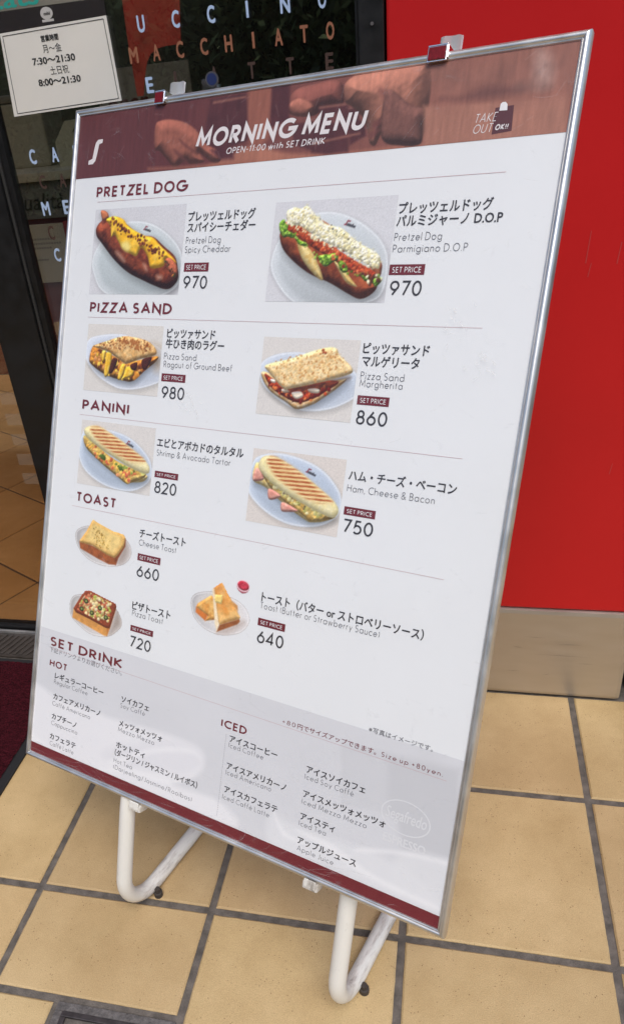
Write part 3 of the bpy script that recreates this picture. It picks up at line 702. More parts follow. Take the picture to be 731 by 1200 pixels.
# frame rails with mitred corners: profile across the rail (a) and depth (d), d>0 to the back
PROF = [(0,.0085),(0,.0010),(.0004,-.0010),(.0014,-.0028),(.0030,-.0038),(.0046,-.0037),(.0060,-.0032),(.0069,-.0022),(.0072,-.0010),(.0077,-.0010),(.0079,-.0022),(.0090,-.0018),(.0096,-.0006),(.0096,.0008),(.0080,.0008),(.0080,.0080)]
UL, UR, VB, VT = -.354, .3527, 0, .9885
def rail(side):
    bm = bmesh.new(); A_, B_ = [], []; g = .00012
    for a_, d in PROF:
        if side == 'l': p, q = (UL+a_, d, VB+a_+g), (UL+a_, d, VT-a_-g)
        if side == 'r': p, q = (UR-a_, d, VT-a_-g), (UR-a_, d, VB+a_+g)
        if side == 't': p, q = (UL+a_+g, d, VT-a_), (UR-a_-g, d, VT-a_)
        if side == 'b': p, q = (UR-a_-g, d, VB+a_), (UL+a_+g, d, VB+a_)
        A_.append(bm.verts.new(p)); B_.append(bm.verts.new(q))
    n_ = len(PROF)
    for k in range(n_): bm.faces.new((A_[k], A_[(k+1)%n_], B_[(k+1)%n_], B_[k]))
    bm.faces.new(A_[::-1]); bm.faces.new(B_)
    bmesh.ops.recalc_face_normals(bm, faces=bm.faces)
    o = pl('frame_rail', bm, ALU)
    for p in o.data.polygons: p.use_smooth = len(p.vertices) == 4
    o.data.set_sharp_from_angle(angle=R(40)); return o
for s_ in 'lrtb': rail(s_)
pl('back_panel', bx(-.3455, .3440, .0012, .0078, .0086, .9800), mat('grey_back_panel', (.35,.35,.35), .6))

PAPERW = mat('white_poster', col(230,232,233), .5, var=.012, scale=9, spec=.3)
poster = pl('poster', bx(-.3457, .3445, .0002, .0010, .0083, .9803), PAPERW)
PRINT = print_material('print_inks')
MAROON = mat('maroon_ink', col(112,38,46), .55, var=.05, scale=40, spec=.3)
GREY = mat('charcoal_ink', col(58,56,60), .55, spec=.3)
LGREY = mat('light_grey_ink', col(108,108,114), .55, spec=.3)
WINK = mat('white_ink', col(232,230,230), .55, spec=.3)
PWH = mat('pale_ink', col(226,220,219), .55, spec=.3)

# header photograph: brown duotone of hands and coffee boxes
hp = Pic(-345.5, 892.5, 344.4, 980, 1.25, (92,44,42))
tone = np.clip((hp.U+150)/430, 0, 1)[..., None]
hp.c = hp.c*(1-tone)+np.array((142,84,68))*tone
hp.grain = .012
hp.poly([(-94.1,898.9),(-66.7,906.1),(-36.3,912.8),(18.2,899.1),(99.3,893.8),(194.8,892.6),(199.8,859.7),(-91.5,879.6)], (158,94,74), soft=3, tex=.08, ts=20)
hp.poly([(-54.2,987.8),(-23.7,987.0),(-15.5,941.2),(-17.8,917.3),(-44.5,916.6)], (140,78,62), soft=4)
hp.puff([(13.5,970.6),(43.0,975.7),(75.8,974.5),(83.0,948.1),(57.8,945.2),(44.7,939.4),(23.0,941.6),(7.5,949.2)], (118,64,54), 22, tex=.1, ts=12)
hp.puff([(8.3,956.5),(18.4,961.8),(32.0,959.1),(43.2,949.7),(34.7,940.4),(17.5,942.2),(9.3,949.0)], (146,84,68), 9, tex=.08)
for p_ in ([(51.0,948.8),(89.6,948.8),(94.0,929.9),(97.6,894.0),(68.7,893.5),(47.9,897.2),(42.2,932.3),(53.4,932.7)], [(90.6,941.6),(103.9,941.6),(106.8,928.6),(114.5,925.0),(118.4,910.0),(98.2,901.1)], [(15.1,933.6),(44.0,932.2),(48.6,899.5),(22.4,907.7)], [(-112.5,976.3),(-56.7,977.5),(-46.9,919.9),(-95.3,908.5),(-117.5,919.9)], [(-19.5,983.5),(6.5,981.7),(10.8,938.5),(-16.1,932.2)]):
    hp.poly(p_, (78,38,38), soft=2, sm=False, tex=.1, ts=14)
for p_ in ([(51.0,948.8),(89.6,948.8),(90.2,947.0),(51.3,946.8)], [(-107.9,972.7),(-56.9,973.6),(-56.7,971.7),(-107.6,970.1)], [(47.4,908.4),(109.6,914.2),(110.5,912.4),(48.1,906.0)]):
    hp.poly(p_, (138,84,70), soft=1.5, sm=False)
for p_ in ([(66.1,935.7),(73.1,939.2),(81.5,935.5),(82.3,929.7),(74.1,927.7),(67.5,930.3)],): hp.poly(p_, (104,56,52), soft=2)
hp.puff([(81.8,968.1),(90.5,976.9),(109.7,979.9),(181.5,979.8),(190.6,920.0),(189.2,904.0),(182.0,895.1),(166.8,894.5),(153.2,901.8),(139.1,911.4),(131.5,898.2),(123.9,901.6),(119.1,916.1),(110.4,931.1),(95.3,943.9),(85.0,950.8)], (152,92,74), 30, k=.55, tex=.10, ts=16, bump=.10)
hp.poly([(128.8,959.6),(146.1,949.3),(179.9,929.2),(177.2,926.8),(147.8,938.1),(133.2,950.8)], (104,56,50), soft=4, a=.8)
for p_ in ([(136.2,931.1),(140.6,933.4),(151.9,910.2),(147.7,907.3)], [(124.6,922.6),(136.6,928.3),(138.6,925.3),(128.3,915.2)], [(121.4,911.7),(132.0,916.3),(134.1,913.3),(125.5,905.7)]): hp.poly(p_, (106,56,50), soft=2.2, a=.85)
hp.puff([(137.5,957.1),(167.4,938.7),(185.1,930.9),(187.2,913.0),(187.2,895.3),(167.3,894.7),(138.2,905.7)], (112,68,58), 14, tex=.1)
hp.poly([(184.4,935.4),(269.3,930.1),(337.5,929.0),(344.2,888.1),(191.0,892.0)], (156,98,80), soft=3, sm=False, tex=.06, ts=25)
hp.poly([(187.8,977.1),(247.6,973.1),(302.4,975.0),(339.9,980.0),(341.9,935.1),(298.2,930.9),(252.3,943.2),(223.1,933.9),(200.2,937.9)], (138,84,70), soft=14, tex=.14, ts=22)
hp.poly([(203.0,940.5),(225.3,939.4),(254.7,947.1),(294.0,939.6),(280.1,935.7),(244.6,934.3)], (98,58,52), soft=5, a=.75)
hp.poly([(300.6,977.9),(312.4,973.5),(321.2,953.7),(319.4,939.2),(305.6,938.2),(299.8,956.5)], (172,134,122), soft=6, a=.55, tex=.2, ts=8)
hp.poly([(287.0,947.3),(319.2,940.5),(319.8,936.4),(285.4,939.2)], (120,80,70), soft=5, a=.6)
hp.puff([(-201.7,952.6),(-192.5,958.2),(-173.4,957.5),(-147.7,950.3),(-125.5,935.9),(-111.6,920.9),(-92.7,911.7),(-86.1,900.0),(-92.5,895.7),(-102.8,898.9),(-122.3,911.2),(-112.8,899.7),(-132.7,897.5),(-145.6,902.2),(-161.3,895.6),(-175.3,906.1),(-189.6,918.3),(-199.8,923.9)], (142,78,62), 15, k=.5, tex=.08, ts=10, bump=.05)
for p_ in ([(-157.5,931.2),(-135.2,916.8),(-122.3,911.2),(-134.8,913.7),(-152.6,924.5)], [(-164.4,919.3),(-141.6,903.5),(-145.6,902.2),(-163.8,914.6)]): hp.poly(p_, (96,50,44), soft=1.8, a=.75)
hp.poly([(-208.8,898.2),(-153.0,896.0),(-31.3,894.8),(-30.2,886.8),(-208.5,895.9)], (146,84,66), soft=3, sm=False)
hp.poly([(-104.6,912.7),(-83.3,913.9),(-67.6,911.1),(-65.9,899.0),(-85.2,899.1),(-98.0,907.6)], (76,36,38), soft=3, sm=False, a=.9)
scr = np.random.RandomState(5)
for i in range(26):
    x, y_ = scr.rand()*680-340, 900+scr.rand()*75; an = scr.randn()*.8+1; ln = 4+scr.rand()*16
    hp.poly([(x,y_),(x+ln*math.cos(an),y_+ln*math.sin(an)*.8),(x+ln*math.cos(an)+.5,y_+ln*math.sin(an)*.8)], (190,160,150), soft=.9, sm=False, a=.35)
hp.poly([(187.3,980.0),(206.4,980.2),(208.2,968.6),(192.9,964.9)], (150,96,80), soft=8, a=.3)
hp.c = hp.c*np.array((1.0,1.09,1.12))+3
hp.c *= (1+.14*(vnoise(hp.U, hp.V*.10, 2.6, 3, 2)-.5))[..., None]
hp.build('header_photo', PRINT, poster, -.0001)

# bottom drinks panel: pale grey photograph of cups
bp_ = Pic(-345.5, 26, 344.4, 217, 2.0, (205,206,209)); bp_.grain = .0
bp_.c *= (1+.03*(vnoise(bp_.U, bp_.V, 50, 3)-.5))[..., None]
bp_.poly([(-354.9,114.7),(-285.8,111.2),(-171.6,112.9),(-74.0,119.4),(-24.9,116.7),(-10.1,103.7),(-14.8,79.7),(-59.7,50.6),(25.0,53.5),(29.5,19.4),(-341.9,-5.4)], (222,222,224), soft=5)
bp_.poly([(-195.2,52.6),(-110.9,98.6),(-46.3,116.7),(-14.0,113.6),(-11.5,94.3),(-40.4,71.0),(-89.1,61.5),(-145.3,44.9)], (216,216,219), soft=7)
for p_ in ([(-175.9,46.8),(-98.5,90.9),(-34.9,111.3),(-14.6,102.2),(-34.0,104.8),(-97.6,84.2),(-163.3,43.7)], [(-222.3,14.1),(-145.3,44.9),(-60.3,55.1),(-19.9,78.0),(-59.7,50.6),(-144.5,38.0)], [(-343.4,40.9),(-303.6,27.7),(-264.0,35.4),(-302.9,21.8),(-342.3,30.9)]):
    bp_.poly(p_, (229,229,230), soft=4, a=.7)
bp_.poly([(193.4,189.9),(339.3,205.9),(351.7,102.5),(334.5,91.6),(288.5,85.0),(275.1,120.3),(249.5,127.1),(204.4,114.8)], (193,194,197), soft=5, sm=False)
bp_.poly([(193.4,189.9),(251.8,194.5),(262.4,123.7),(204.4,114.8)], (199,200,203), soft=5, sm=False)
bp_.poly([(288.5,85.0),(352.8,95.1),(353.9,64.1),(343.7,31.8),(312.8,30.2),(278.4,44.1)], (212,213,215), soft=5)
bp_.poly([(105.0,65.4),(153.3,61.6),(249.7,69.5),(308.1,60.7),(342.6,39.3),(329.8,21.5),(256.6,22.3),(185.9,26.7),(110.9,23.0)], (216,217,219), soft=6, a=.8)
for p_ in ([(144.4,58.2),(199.4,57.9),(253.7,42.0),(343.1,35.5),(343.7,31.8),(254.9,34.1),(196.3,48.2)], [(233.0,67.0),(288.5,85.0),(349.3,93.7),(349.8,90.7),(289.2,80.4),(233.7,62.3)], [(109.0,71.3),(131.5,48.8),(169.4,46.1),(127.5,42.9)]):
    bp_.poly(p_, (228,228,229), soft=3, a=.7)
bp_.build('drinks_photo', PRINT, poster, -.0001)
L = Letters(); L.rect(-.3456, .3444, .0084, .0250, y=-.0001); fband = L.build('footer_band', MAROON, poster)

# ---- food pictures
def bgnoise(p, a=.02): p.c *= (1+a*(vnoise(p.U, p.V, 30, 2)-.5))[..., None]
def plate(p, outline, rim, inner, cin, tilt=.06):
    m, d = p.mask(outline); p.shadow(outline, 2, -3, 5, .18)
    g = 1+tilt*(p.V-p.V.mean())/60-(p.U-p.U.mean())*tilt/160
    p.mix(m, np.array(rim, float)*g[..., None])
    cx = np.mean([q[0] for q in outline]); cy = np.mean([q[1] for q in outline])
    o2 = [(cx+(x-cx)*cin, cy+(y_-cy)*cin+.8) for x, y_ in outline]
    m2, d2 = p.mask(o2, 4); p.mix(m2*.9, np.array(inner, float)*(1+.10*(p.V-cy)/60-.03)[..., None])
    hi = np.exp(-((d-1.4)/1.1)**2); p.mix(hi*.55, (236,238,240)); return m
# 1 spicy cheddar pretzel dog
p = Pic(-299.5, 729.5, -134.5, 847.5, .95, (206,206,209)); bgnoise(p)
plate(p, [(-283.1,804.7),(-259.0,822.7),(-231.2,828.8),(-197.6,825.5),(-166.4,812.3),(-140.1,790.7),(-132.1,768.8),(-134.2,745.0),(-158.5,728.9),(-217.7,718.1),(-271.6,732.5),(-292.3,756.0),(-298.1,779.6)], (203,209,211), (192,201,203), .86)
bun = [(-289.3,844.8),(-282.6,845.5),(-275.7,841.7),(-270.5,834.6),(-251.6,832.7),(-230.2,820.6),(-209.4,809.7),(-187.1,806.4),(-166.7,793.4),(-146.5,780.0),(-139.4,765.0),(-137.0,750.0),(-146.6,739.0),(-158.2,736.6),(-176.2,741.0),(-199.1,748.6),(-228.5,759.8),(-256.5,777.8),(-282.6,800.5),(-293.3,810.3),(-296.2,819.9),(-291.8,827.7),(-285.9,833.1)]
p.shadow(bun, 3, -5, 9, .35)
p.puff(bun, (138,66,40), 17, k=.62, tex=.16, ts=8, bump=.10, c2=(104,46,28), gloss=.10)
p.puff([(-289.3,844.8),(-282.6,845.5),(-275.7,841.7),(-273.6,835.8),(-280.4,831.9),(-286.0,834.2)], (186,112,74), 5)
ch = p.puff([(-277.6,832.8),(-263.6,837.0),(-245.8,832.5),(-236.3,823.9),(-224.2,817.3),(-203.8,808.9),(-186.9,805.0),(-172.0,793.5),(-151.8,780.1),(-142.2,771.0),(-153.7,774.1),(-162.0,776.9),(-163.5,768.2),(-173.8,764.9),(-187.4,765.5),(-194.1,779.8),(-206.7,792.3),(-214.3,781.9),(-222.9,783.5),(-240.8,791.1),(-249.0,799.6),(-259.0,811.3),(-265.4,808.8),(-268.3,823.1)], (236,180,34), 7, k=.45, tex=.10, ts=9, bump=.15, c2=(242,196,66), gloss=.05)
p.poly([(-244.7,799.5),(-233.5,801.2),(-227.0,793.8),(-231.9,787.8),(-241.5,792.1)], (238,222,140), soft=3, a=.85)
p.crumbs([(-268.6,830.3),(-248.7,821.3),(-240.6,812.8),(-217.6,808.5),(-199.5,796.6),(-182.2,788.7),(-166.4,780.3)], 6.5, 80, 1.9, [(110,52,22),(84,38,18),(140,74,34),(96,40,24)], 1)
p.puff([(-161.7,775.2),(-154.2,778.1),(-142.5,769.0),(-139.5,758.0),(-146.1,756.0),(-156.2,763.1)], (190,104,72), 5, tex=.2)
p.crumbs([(-160.2,773.2),(-152.3,763.1),(-143.5,756.0)], 4, 14, 1.5, [(70,42,26),(200,130,60),(60,60,30)], 4)
for e_ in ([(-254.7,787.2),(-249.0,788.1),(-235.6,776.4),(-238.7,774.0)], [(-201.8,770.8),(-196.7,769.7),(-191.9,761.5),(-196.4,762.3)], [(-175.3,755.2),(-165.8,754.8),(-165.2,750.1),(-172.4,749.5)]): p.poly(e_, (214,178,160), soft=3, a=.6)
p.logo(*[(-199.7,816.1)][0], .95)
p.build('food_photo', PRINT, poster, -.0001)
# 2 parmigiano pretzel dog
p = Pic(6, 722, 169, 841.5, .95, (207,207,210)); bgnoise(p)
plate(p, [(21.2,805.2),(45.6,820.8),(73.1,827.2),(101.1,823.8),(132.3,809.8),(156.5,790.3),(167.0,767.2),(165.0,733.7),(145.5,720.8),(87.8,706.9),(46.3,721.9),(18.4,746.7),(8.1,771.8)], (204,209,212), (196,202,205), .87)
bun = [(17.1,805.3),(34.3,807.0),(65.5,790.6),(103.7,772.4),(136.0,752.8),(156.6,742.1),(151.1,731.5),(137.5,726.1),(122.0,731.4),(95.2,744.3),(65.3,755.4),(39.4,771.3),(22.3,787.3)]
p.shadow(bun, 3, -5, 8, .32)
p.puff(bun, (150,76,44), 14, k=.55, tex=.14, ts=7, bump=.1, c2=(116,54,30), gloss=.06)
p.puff([(74.7,816.4),(88.1,810.5),(151.9,773.7),(160.3,756.8),(155.4,750.5),(144.0,763.3),(106.1,789.5)], (166,98,66), 6)
for e_ in ([(42.9,793.4),(53.8,790.9),(70.3,775.2),(84.9,748.7),(73.4,753.2),(52.3,773.3)], [(96.5,770.4),(107.4,763.7),(127.5,744.3),(130.6,740.0),(117.7,744.3),(105.9,757.3)]): p.puff(e_, (228,206,142), 8, k=.4, tex=.05, c2=(214,180,104))
p.puff([(22.2,817.4),(35.8,815.7),(58.0,807.2),(83.2,792.3),(110.3,777.7),(134.1,765.5),(152.1,756.9),(155.7,748.4),(141.4,748.5),(117.9,759.3),(88.2,774.8),(60.6,788.5),(34.8,803.6),(21.7,810.7)], (150,56,28), 6, k=.45, tex=.35, ts=5, bump=.5, c2=(186,84,44))
for lf in ([(14.2,816.6),(20.3,820.8),(24.8,813.9),(30.5,806.0),(37.6,802.4),(35.6,798.1),(28.6,800.0),(21.9,799.6),(16.0,807.1)], [(37.5,803.5),(46.5,795.5),(56.2,791.9),(55.5,788.2),(46.0,790.0),(39.7,796.8)], [(74.2,775.1),(80.3,777.2),(89.0,778.1),(99.0,779.0),(102.6,771.4),(96.6,769.3),(88.5,764.0),(82.0,765.1)], [(102.7,770.3),(111.7,768.0),(116.9,758.3),(111.0,756.2),(105.2,761.6)], [(133.1,756.0),(141.8,753.8),(145.3,746.4),(139.2,747.4)], [(148.6,748.5),(160.6,750.5),(161.9,746.3),(155.8,740.0),(151.7,743.2)]):
    p.puff(lf, (96,140,34), 4, k=.6, tex=.35, ts=3, bump=.7, c2=(150,186,74))
p.crumbs([(18.6,814.2),(35.1,801.4),(49.5,793.2),(78.5,771.7),(98.2,775.7),(112.7,761.5),(138.7,750.6)], 4, 40, 1.5, [(70,104,26),(160,192,86),(110,150,44)], 5)
p.crumbs([(28.2,812.7),(47.9,804.3),(70.7,790.5),(87.3,781.4),(111.1,772.3),(129.9,761.3),(145.3,754.8)], 7, 120, 1.7, [(176,66,34),(198,92,52),(128,40,22),(212,124,76)], 6)
che = [(23.1,829.5),(33.1,834.6),(42.6,832.6),(51.9,835.2),(66.0,823.2),(78.8,814.0),(90.7,810.4),(103.6,806.7),(125.5,791.1),(147.5,780.1),(156.4,772.6),(156.7,761.0),(151.5,761.1),(133.6,768.7),(107.2,782.0),(86.0,790.1),(75.2,794.7),(58.4,803.9),(44.2,812.1),(27.9,814.9)]
p.puff(che, (226,218,172), 6, k=.35, tex=.10, ts=3, bump=.5, c2=(238,233,210))
cm_ = p.mask(che, 4)[0]
p.crumbs([(31.8,824.7),(50.4,823.9),(70.8,807.9),(89.9,798.6),(113.6,789.3),(137.3,776.1),(152.9,767.4)], 13, 260, 1.7, [(238,232,206),(224,214,168),(244,240,222),(214,202,150)], 26, within=cm_, k=.6)
p.crumbs([(26.4,816.1),(47.5,807.6),(75.5,792.5),(107.5,779.9),(143.8,764.3)], 3, 50, 1.4, [(236,230,200),(226,216,172)], 27)
p.crumbs([(135.6,754.9),(153.6,746.3),(160.4,748.4)], 5, 18, 2.2, [(230,226,190),(120,160,60),(88,52,34)], 8)
p.crumbs([(59.1,826.8),(110.0,796.9),(144.0,763.3)], 2, 8, .8, [(50,50,40)], 3)
p.logo(*[(111.7,810.6)][0], 1.05)
p.build('food_photo', PRINT, poster, -.0001)
# 3 pizza sand with ragout
p = Pic(-295, 591, -153.5, 687, .95, (212,208,202)); bgnoise(p)
plate(p, [(-293.5,663.2),(-272.4,670.9),(-229.9,674.0),(-185.7,666.9),(-158.0,657.9),(-143.1,643.6),(-142.1,618.7),(-160.4,607.5),(-195.3,598.4),(-227.8,597.9),(-265.3,611.4),(-289.6,629.6),(-296.4,645.3)], (205,211,221), (192,200,212), .84)
p.poly([(-175.7,658.9),(-158.0,657.9),(-150.3,631.6),(-163.0,627.6)], (176,150,118), soft=8, a=.6)
bas = [(-282.7,654.7),(-267.7,651.8),(-213.8,636.8),(-163.1,646.0),(-161.1,639.4),(-180.5,624.9),(-199.1,610.2),(-217.4,609.0),(-253.7,615.6),(-282.0,628.2),(-287.9,636.8)]
p.shadow(bas, 2, -4, 6, .35)
p.puff(bas, (168,104,40), 8, k=.6, tex=.3, ts=6, bump=.3, c2=(206,140,52))
p.crumbs([(-276.1,640.9),(-255.4,629.6),(-230.7,622.1),(-211.7,619.7),(-195.8,620.6),(-177.0,633.6)], 11, 110, 3.0, [(222,176,52),(196,128,42),(124,62,26),(236,196,76),(96,48,24),(212,150,90)], 9, within=p.mask(bas)[0])
for e_ in ([(-263.7,648.5),(-256.5,648.8),(-258.4,634.7),(-263.3,635.3)], [(-253.9,647.1),(-244.0,644.1),(-247.8,615.9),(-256.2,615.8)], [(-224.8,631.1),(-216.4,629.8),(-222.4,611.3),(-229.5,611.8)], [(-212.8,628.3),(-200.9,625.5),(-202.2,616.8),(-219.9,610.6),(-218.5,617.6)]): p.puff(e_, (226,176,44), 4, k=.5, c2=(236,200,90))
for e_ in ([(-242.2,638.9),(-232.6,637.7),(-239.9,619.9),(-247.1,620.4)], [(-207.5,632.0),(-195.4,636.0),(-196.4,625.7),(-204.4,625.3)], [(-186.8,639.9),(-169.6,644.9),(-176.4,628.5),(-184.1,627.3)]): p.puff(e_, (74,34,24), 4, k=.4, tex=.2)
p.puff([(-282.8,655.6),(-259.3,662.6),(-229.5,670.6),(-208.8,670.9),(-181.1,666.3),(-165.6,657.6),(-163.7,647.7),(-191.4,640.5),(-212.3,633.5),(-220.4,633.9),(-245.4,645.8),(-257.8,649.6),(-277.6,653.5)], (226,190,132), 7, k=.42, tex=.16, ts=5, bump=.10, c2=(206,160,98))
t3 = p.mask([(-282.8,655.6),(-259.3,662.6),(-229.5,670.6),(-208.8,670.9),(-181.1,666.3),(-166.7,657.6),(-191.9,644.7),(-212.7,636.9),(-245.6,647.5),(-258.0,651.3)])[0]
p.crumbs([(-275.5,655.9),(-247.2,661.3),(-221.7,663.1),(-189.1,658.4),(-175.5,657.2)], 10, 150, 1.2, [(150,84,36),(184,116,56),(128,70,32)], 11, k=.2, within=t3)
p.crumbs([(-228.9,665.4),(-207.9,663.6),(-193.6,658.2)], 4, 26, 2.0, [(176,112,58),(160,98,50)], 12, k=.1, within=t3)
p.build('food_photo', PRINT, poster, -.0001)
# 4 pizza sand margherita
p = Pic(11, 581.5, 146, 678.5, .95, (212,208,203)); bgnoise(p)
plate(p, [(10.8,645.1),(30.4,656.8),(64.1,661.2),(108.8,655.6),(144.7,640.7),(154.1,619.1),(129.6,600.5),(96.3,591.2),(62.3,593.3),(24.8,612.2),(10.6,629.2)], (200,208,219), (188,197,210), .85)
bas = [(12.7,631.3),(20.5,634.7),(46.4,625.4),(112.6,629.5),(133.4,632.7),(122.4,620.7),(103.0,606.1),(90.9,598.5),(70.6,591.6),(54.7,598.6),(27.1,612.4)]
p.shadow(bas, 2, -4, 6, .3)
p.puff(bas, (226,200,160), 5, k=.5, tex=.12, ts=4, c2=(214,170,110))
p.puff([(18.4,632.6),(46.6,623.5),(121.1,630.0),(108.1,616.0),(89.9,605.1),(70.5,599.8),(49.1,606.0),(28.9,616.5)], (140,42,22), 6, k=.5, tex=.3, ts=5, bump=.3, c2=(176,64,32))
p.crumbs([(25.5,624.2),(48.3,611.9),(72.0,605.7),(93.2,613.0),(113.4,623.9)], 8, 60, 2.2, [(110,28,18),(190,74,36),(84,34,22),(214,120,60)], 13)
for e_ in ([(27.6,626.3),(34.7,625.7),(35.2,621.8),(29.3,622.4)], [(45.6,614.6),(53.5,615.2),(56.4,611.4),(48.4,610.9)], [(60.9,611.8),(73.1,613.6),(77.2,608.1),(68.8,604.0),(62.7,607.0)], [(82.7,617.1),(92.3,619.1),(99.2,617.3),(97.6,613.3),(86.5,613.5)]): p.puff(e_, (240,228,206), 3, k=.4, tex=.05)
p.poly([(52.3,616.1),(95.7,626.6),(133.1,634.5),(133.5,631.7),(98.9,619.2),(59.8,611.7)], (70,44,30), soft=4, a=.8)
p.puff([(18.6,643.5),(53.9,653.1),(92.2,666.2),(113.4,668.6),(121.0,659.9),(137.5,647.7),(138.7,639.5),(116.6,631.6),(95.8,625.6),(56.9,616.0),(47.7,615.7),(24.2,634.0)], (236,212,164), 6, k=.4, tex=.12, ts=4, bump=.1, c2=(228,196,138))
p.crumbs([(27.5,644.0),(54.6,648.3),(86.5,660.3),(107.8,663.1),(118.1,650.5),(98.1,640.0),(68.2,632.6),(38.9,628.9)], 16, 210, 1.0, [(206,150,86),(186,124,62),(216,166,104)], 14, k=.2, within=p.mask([(20.5,643.2),(92.3,665.1),(112.5,667.4),(135.4,647.6),(132.3,640.0),(56.5,618.3)])[0])
p.crumbs([(97.7,665.5),(99.6,662.7)], 2, 5, 1.6, [(160,70,34)], 15)
p.build('food_photo', PRINT, poster, -.0001)
# 5 and 6 paninis
def panini(Z, rect, plate_pts, base, fill, top, grill, cr, logo_at, bgc, ham=None, seed=20):
    p = Pic(*rect, .95, bgc); bgnoise(p)
    plate(p, plate_pts, (196,206,219), (182,194,209), .88)
    p.shadow(base, 2, -4, 6, .3)
    p.puff(base, (232,218,164), 7, k=.45, tex=.06, c2=(224,196,120))
    fm = p.puff(fill, (206,164,80), 6, k=.5, tex=.2, ts=5, bump=.3, c2=(222,190,110))
    for c_ in cr: p.crumbs(c_[0], c_[1], c_[2], c_[3], c_[4], seed+len(c_[0])+c_[2])
    if ham:
        for h_ in ham: p.puff(h_, (206,140,124), 4, k=.45, c2=(220,164,146), tex=.08)
    p.shadow(top, -1, -2.5, 3, .25, within=fm)
    p.puff(top, (232,220,164), 9, k=.30, tex=.05, c2=(236,226,180), lum=(-.15,.6,.75))
    m, d = p.mask(grill, 5); p.mix(m*.55, (222,176,112)); p.stripes(grill, 3, 5.0, (176,92,46), .52, .95, seed)
    p.logo(*logo_at, 1.0); p.build('food_photo', PRINT, poster, -.0001)
panini('z5', (-292, 452, -150, 547.5), [(-289.9,525.7),(-278.6,535.9),(-237.1,537.1),(-200.8,530.9),(-173.9,517.9),(-153.5,499.3),(-150.7,477.1),(-166.9,461.0),(-196.0,452.7),(-239.6,456.7),(-276.2,472.2),(-292.4,492.4),(-293.3,510.7)],
  [(-285.8,522.5),(-258.3,510.7),(-207.3,487.7),(-160.3,481.1),(-161.4,472.2),(-176.9,467.6),(-195.5,467.9),(-222.9,478.7),(-248.5,490.1),(-277.5,505.1)],
  [(-284.8,524.4),(-258.5,512.5),(-220.1,495.2),(-169.7,483.5),(-160.5,482.8),(-164.1,475.4),(-188.2,465.3),(-195.0,463.5),(-215.0,472.5),(-248.3,488.3),(-280.4,508.4)],
  [(-285.2,528.0),(-284.8,535.3),(-271.6,540.2),(-254.4,539.9),(-226.7,530.1),(-199.3,518.7),(-170.0,504.4),(-156.2,493.8),(-155.0,484.4),(-165.0,482.3),(-190.9,487.9),(-222.9,498.4),(-253.2,509.5),(-276.8,520.6)],
  [(-273.3,533.7),(-266.5,538.5),(-254.2,538.2),(-226.4,528.3),(-199.1,517.0),(-172.3,505.0),(-164.7,498.9),(-182.7,496.3),(-194.4,497.2),(-223.7,505.5),(-251.6,516.8)],
  [([(-275.9,512.5),(-246.7,495.7),(-221.6,487.8),(-194.7,480.4),(-173.7,479.5)], 7, 60, 2.6, [(226,168,70),(206,112,66),(236,196,110),(196,96,58),(228,186,80)]),
   ([(-250.6,498.0),(-240.6,495.5)], 1.5, 6, 3.2, [(74,92,30),(96,120,44)]), ([(-213.2,487.1),(-205.5,482.6)], 1.5, 6, 3.0, [(74,92,30),(96,120,44)]),
   ([(-221.8,489.6),(-183.4,483.5)], 4, 10, 2.0, [(150,170,70),(120,140,50)]), ([(-213.8,472.7),(-197.0,480.1),(-190.7,466.7)], 3, 14, 3.2, [(206,104,70),(226,150,100),(232,190,90)])],
  [(-195.3,519.5)][0], (212,208,203))
panini('z6', (14.5, 442.5, 148, 537.5), [(14.3,515.0),(23.0,527.8),(51.8,534.8),(87.7,531.2),(119.3,519.9),(143.2,498.7),(148.6,479.0),(140.1,462.8),(116.5,450.5),(79.7,447.6),(44.3,457.8),(15.8,477.5),(11.8,498.8)],
  [(18.3,511.5),(24.1,520.0),(42.9,500.8),(91.7,472.6),(141.4,468.6),(128.1,459.0),(109.4,455.1),(98.1,458.2),(69.7,471.3),(40.0,488.7),(19.2,495.8)],
  [(27.5,512.6),(54.4,500.3),(94.9,480.7),(137.3,468.0),(131.9,461.5),(109.3,456.1),(97.6,461.9),(69.2,475.1),(44.2,491.2)],
  [(24.6,516.2),(27.9,526.3),(38.8,530.5),(55.0,528.4),(85.6,515.8),(113.6,500.4),(136.7,486.7),(145.4,476.7),(143.5,468.0),(133.5,465.5),(104.6,473.5),(74.7,483.7),(48.2,495.6),(30.5,507.1)],
  [(36.4,523.4),(42.4,529.0),(55.1,527.5),(83.4,515.5),(109.3,500.8),(134.8,485.4),(130.9,483.0),(114.3,481.2),(98.8,484.1),(75.5,493.4),(51.3,505.8),(41.9,516.3)],
  [([(40.7,500.5),(67.6,486.5),(96.2,471.3),(122.9,465.8)], 6, 50, 2.4, [(226,216,150),(214,196,110),(236,228,176),(196,190,104)]), ([(55.2,494.6),(79.8,478.6),(102.9,470.4)], 4, 12, .9, [(96,70,50)])],
  [(101.2,515.4)][0], (213,206,199), ham=[[(20.6,511.8),(27.7,510.7),(35.0,499.8),(25.1,495.6),(18.3,497.3)], [(43.5,488.2),(54.0,486.6),(62.7,481.0),(50.0,474.7),(44.3,477.5)], [(64.9,473.5),(73.9,472.9),(90.3,466.6),(77.5,463.2),(66.3,463.0)]], seed=40)
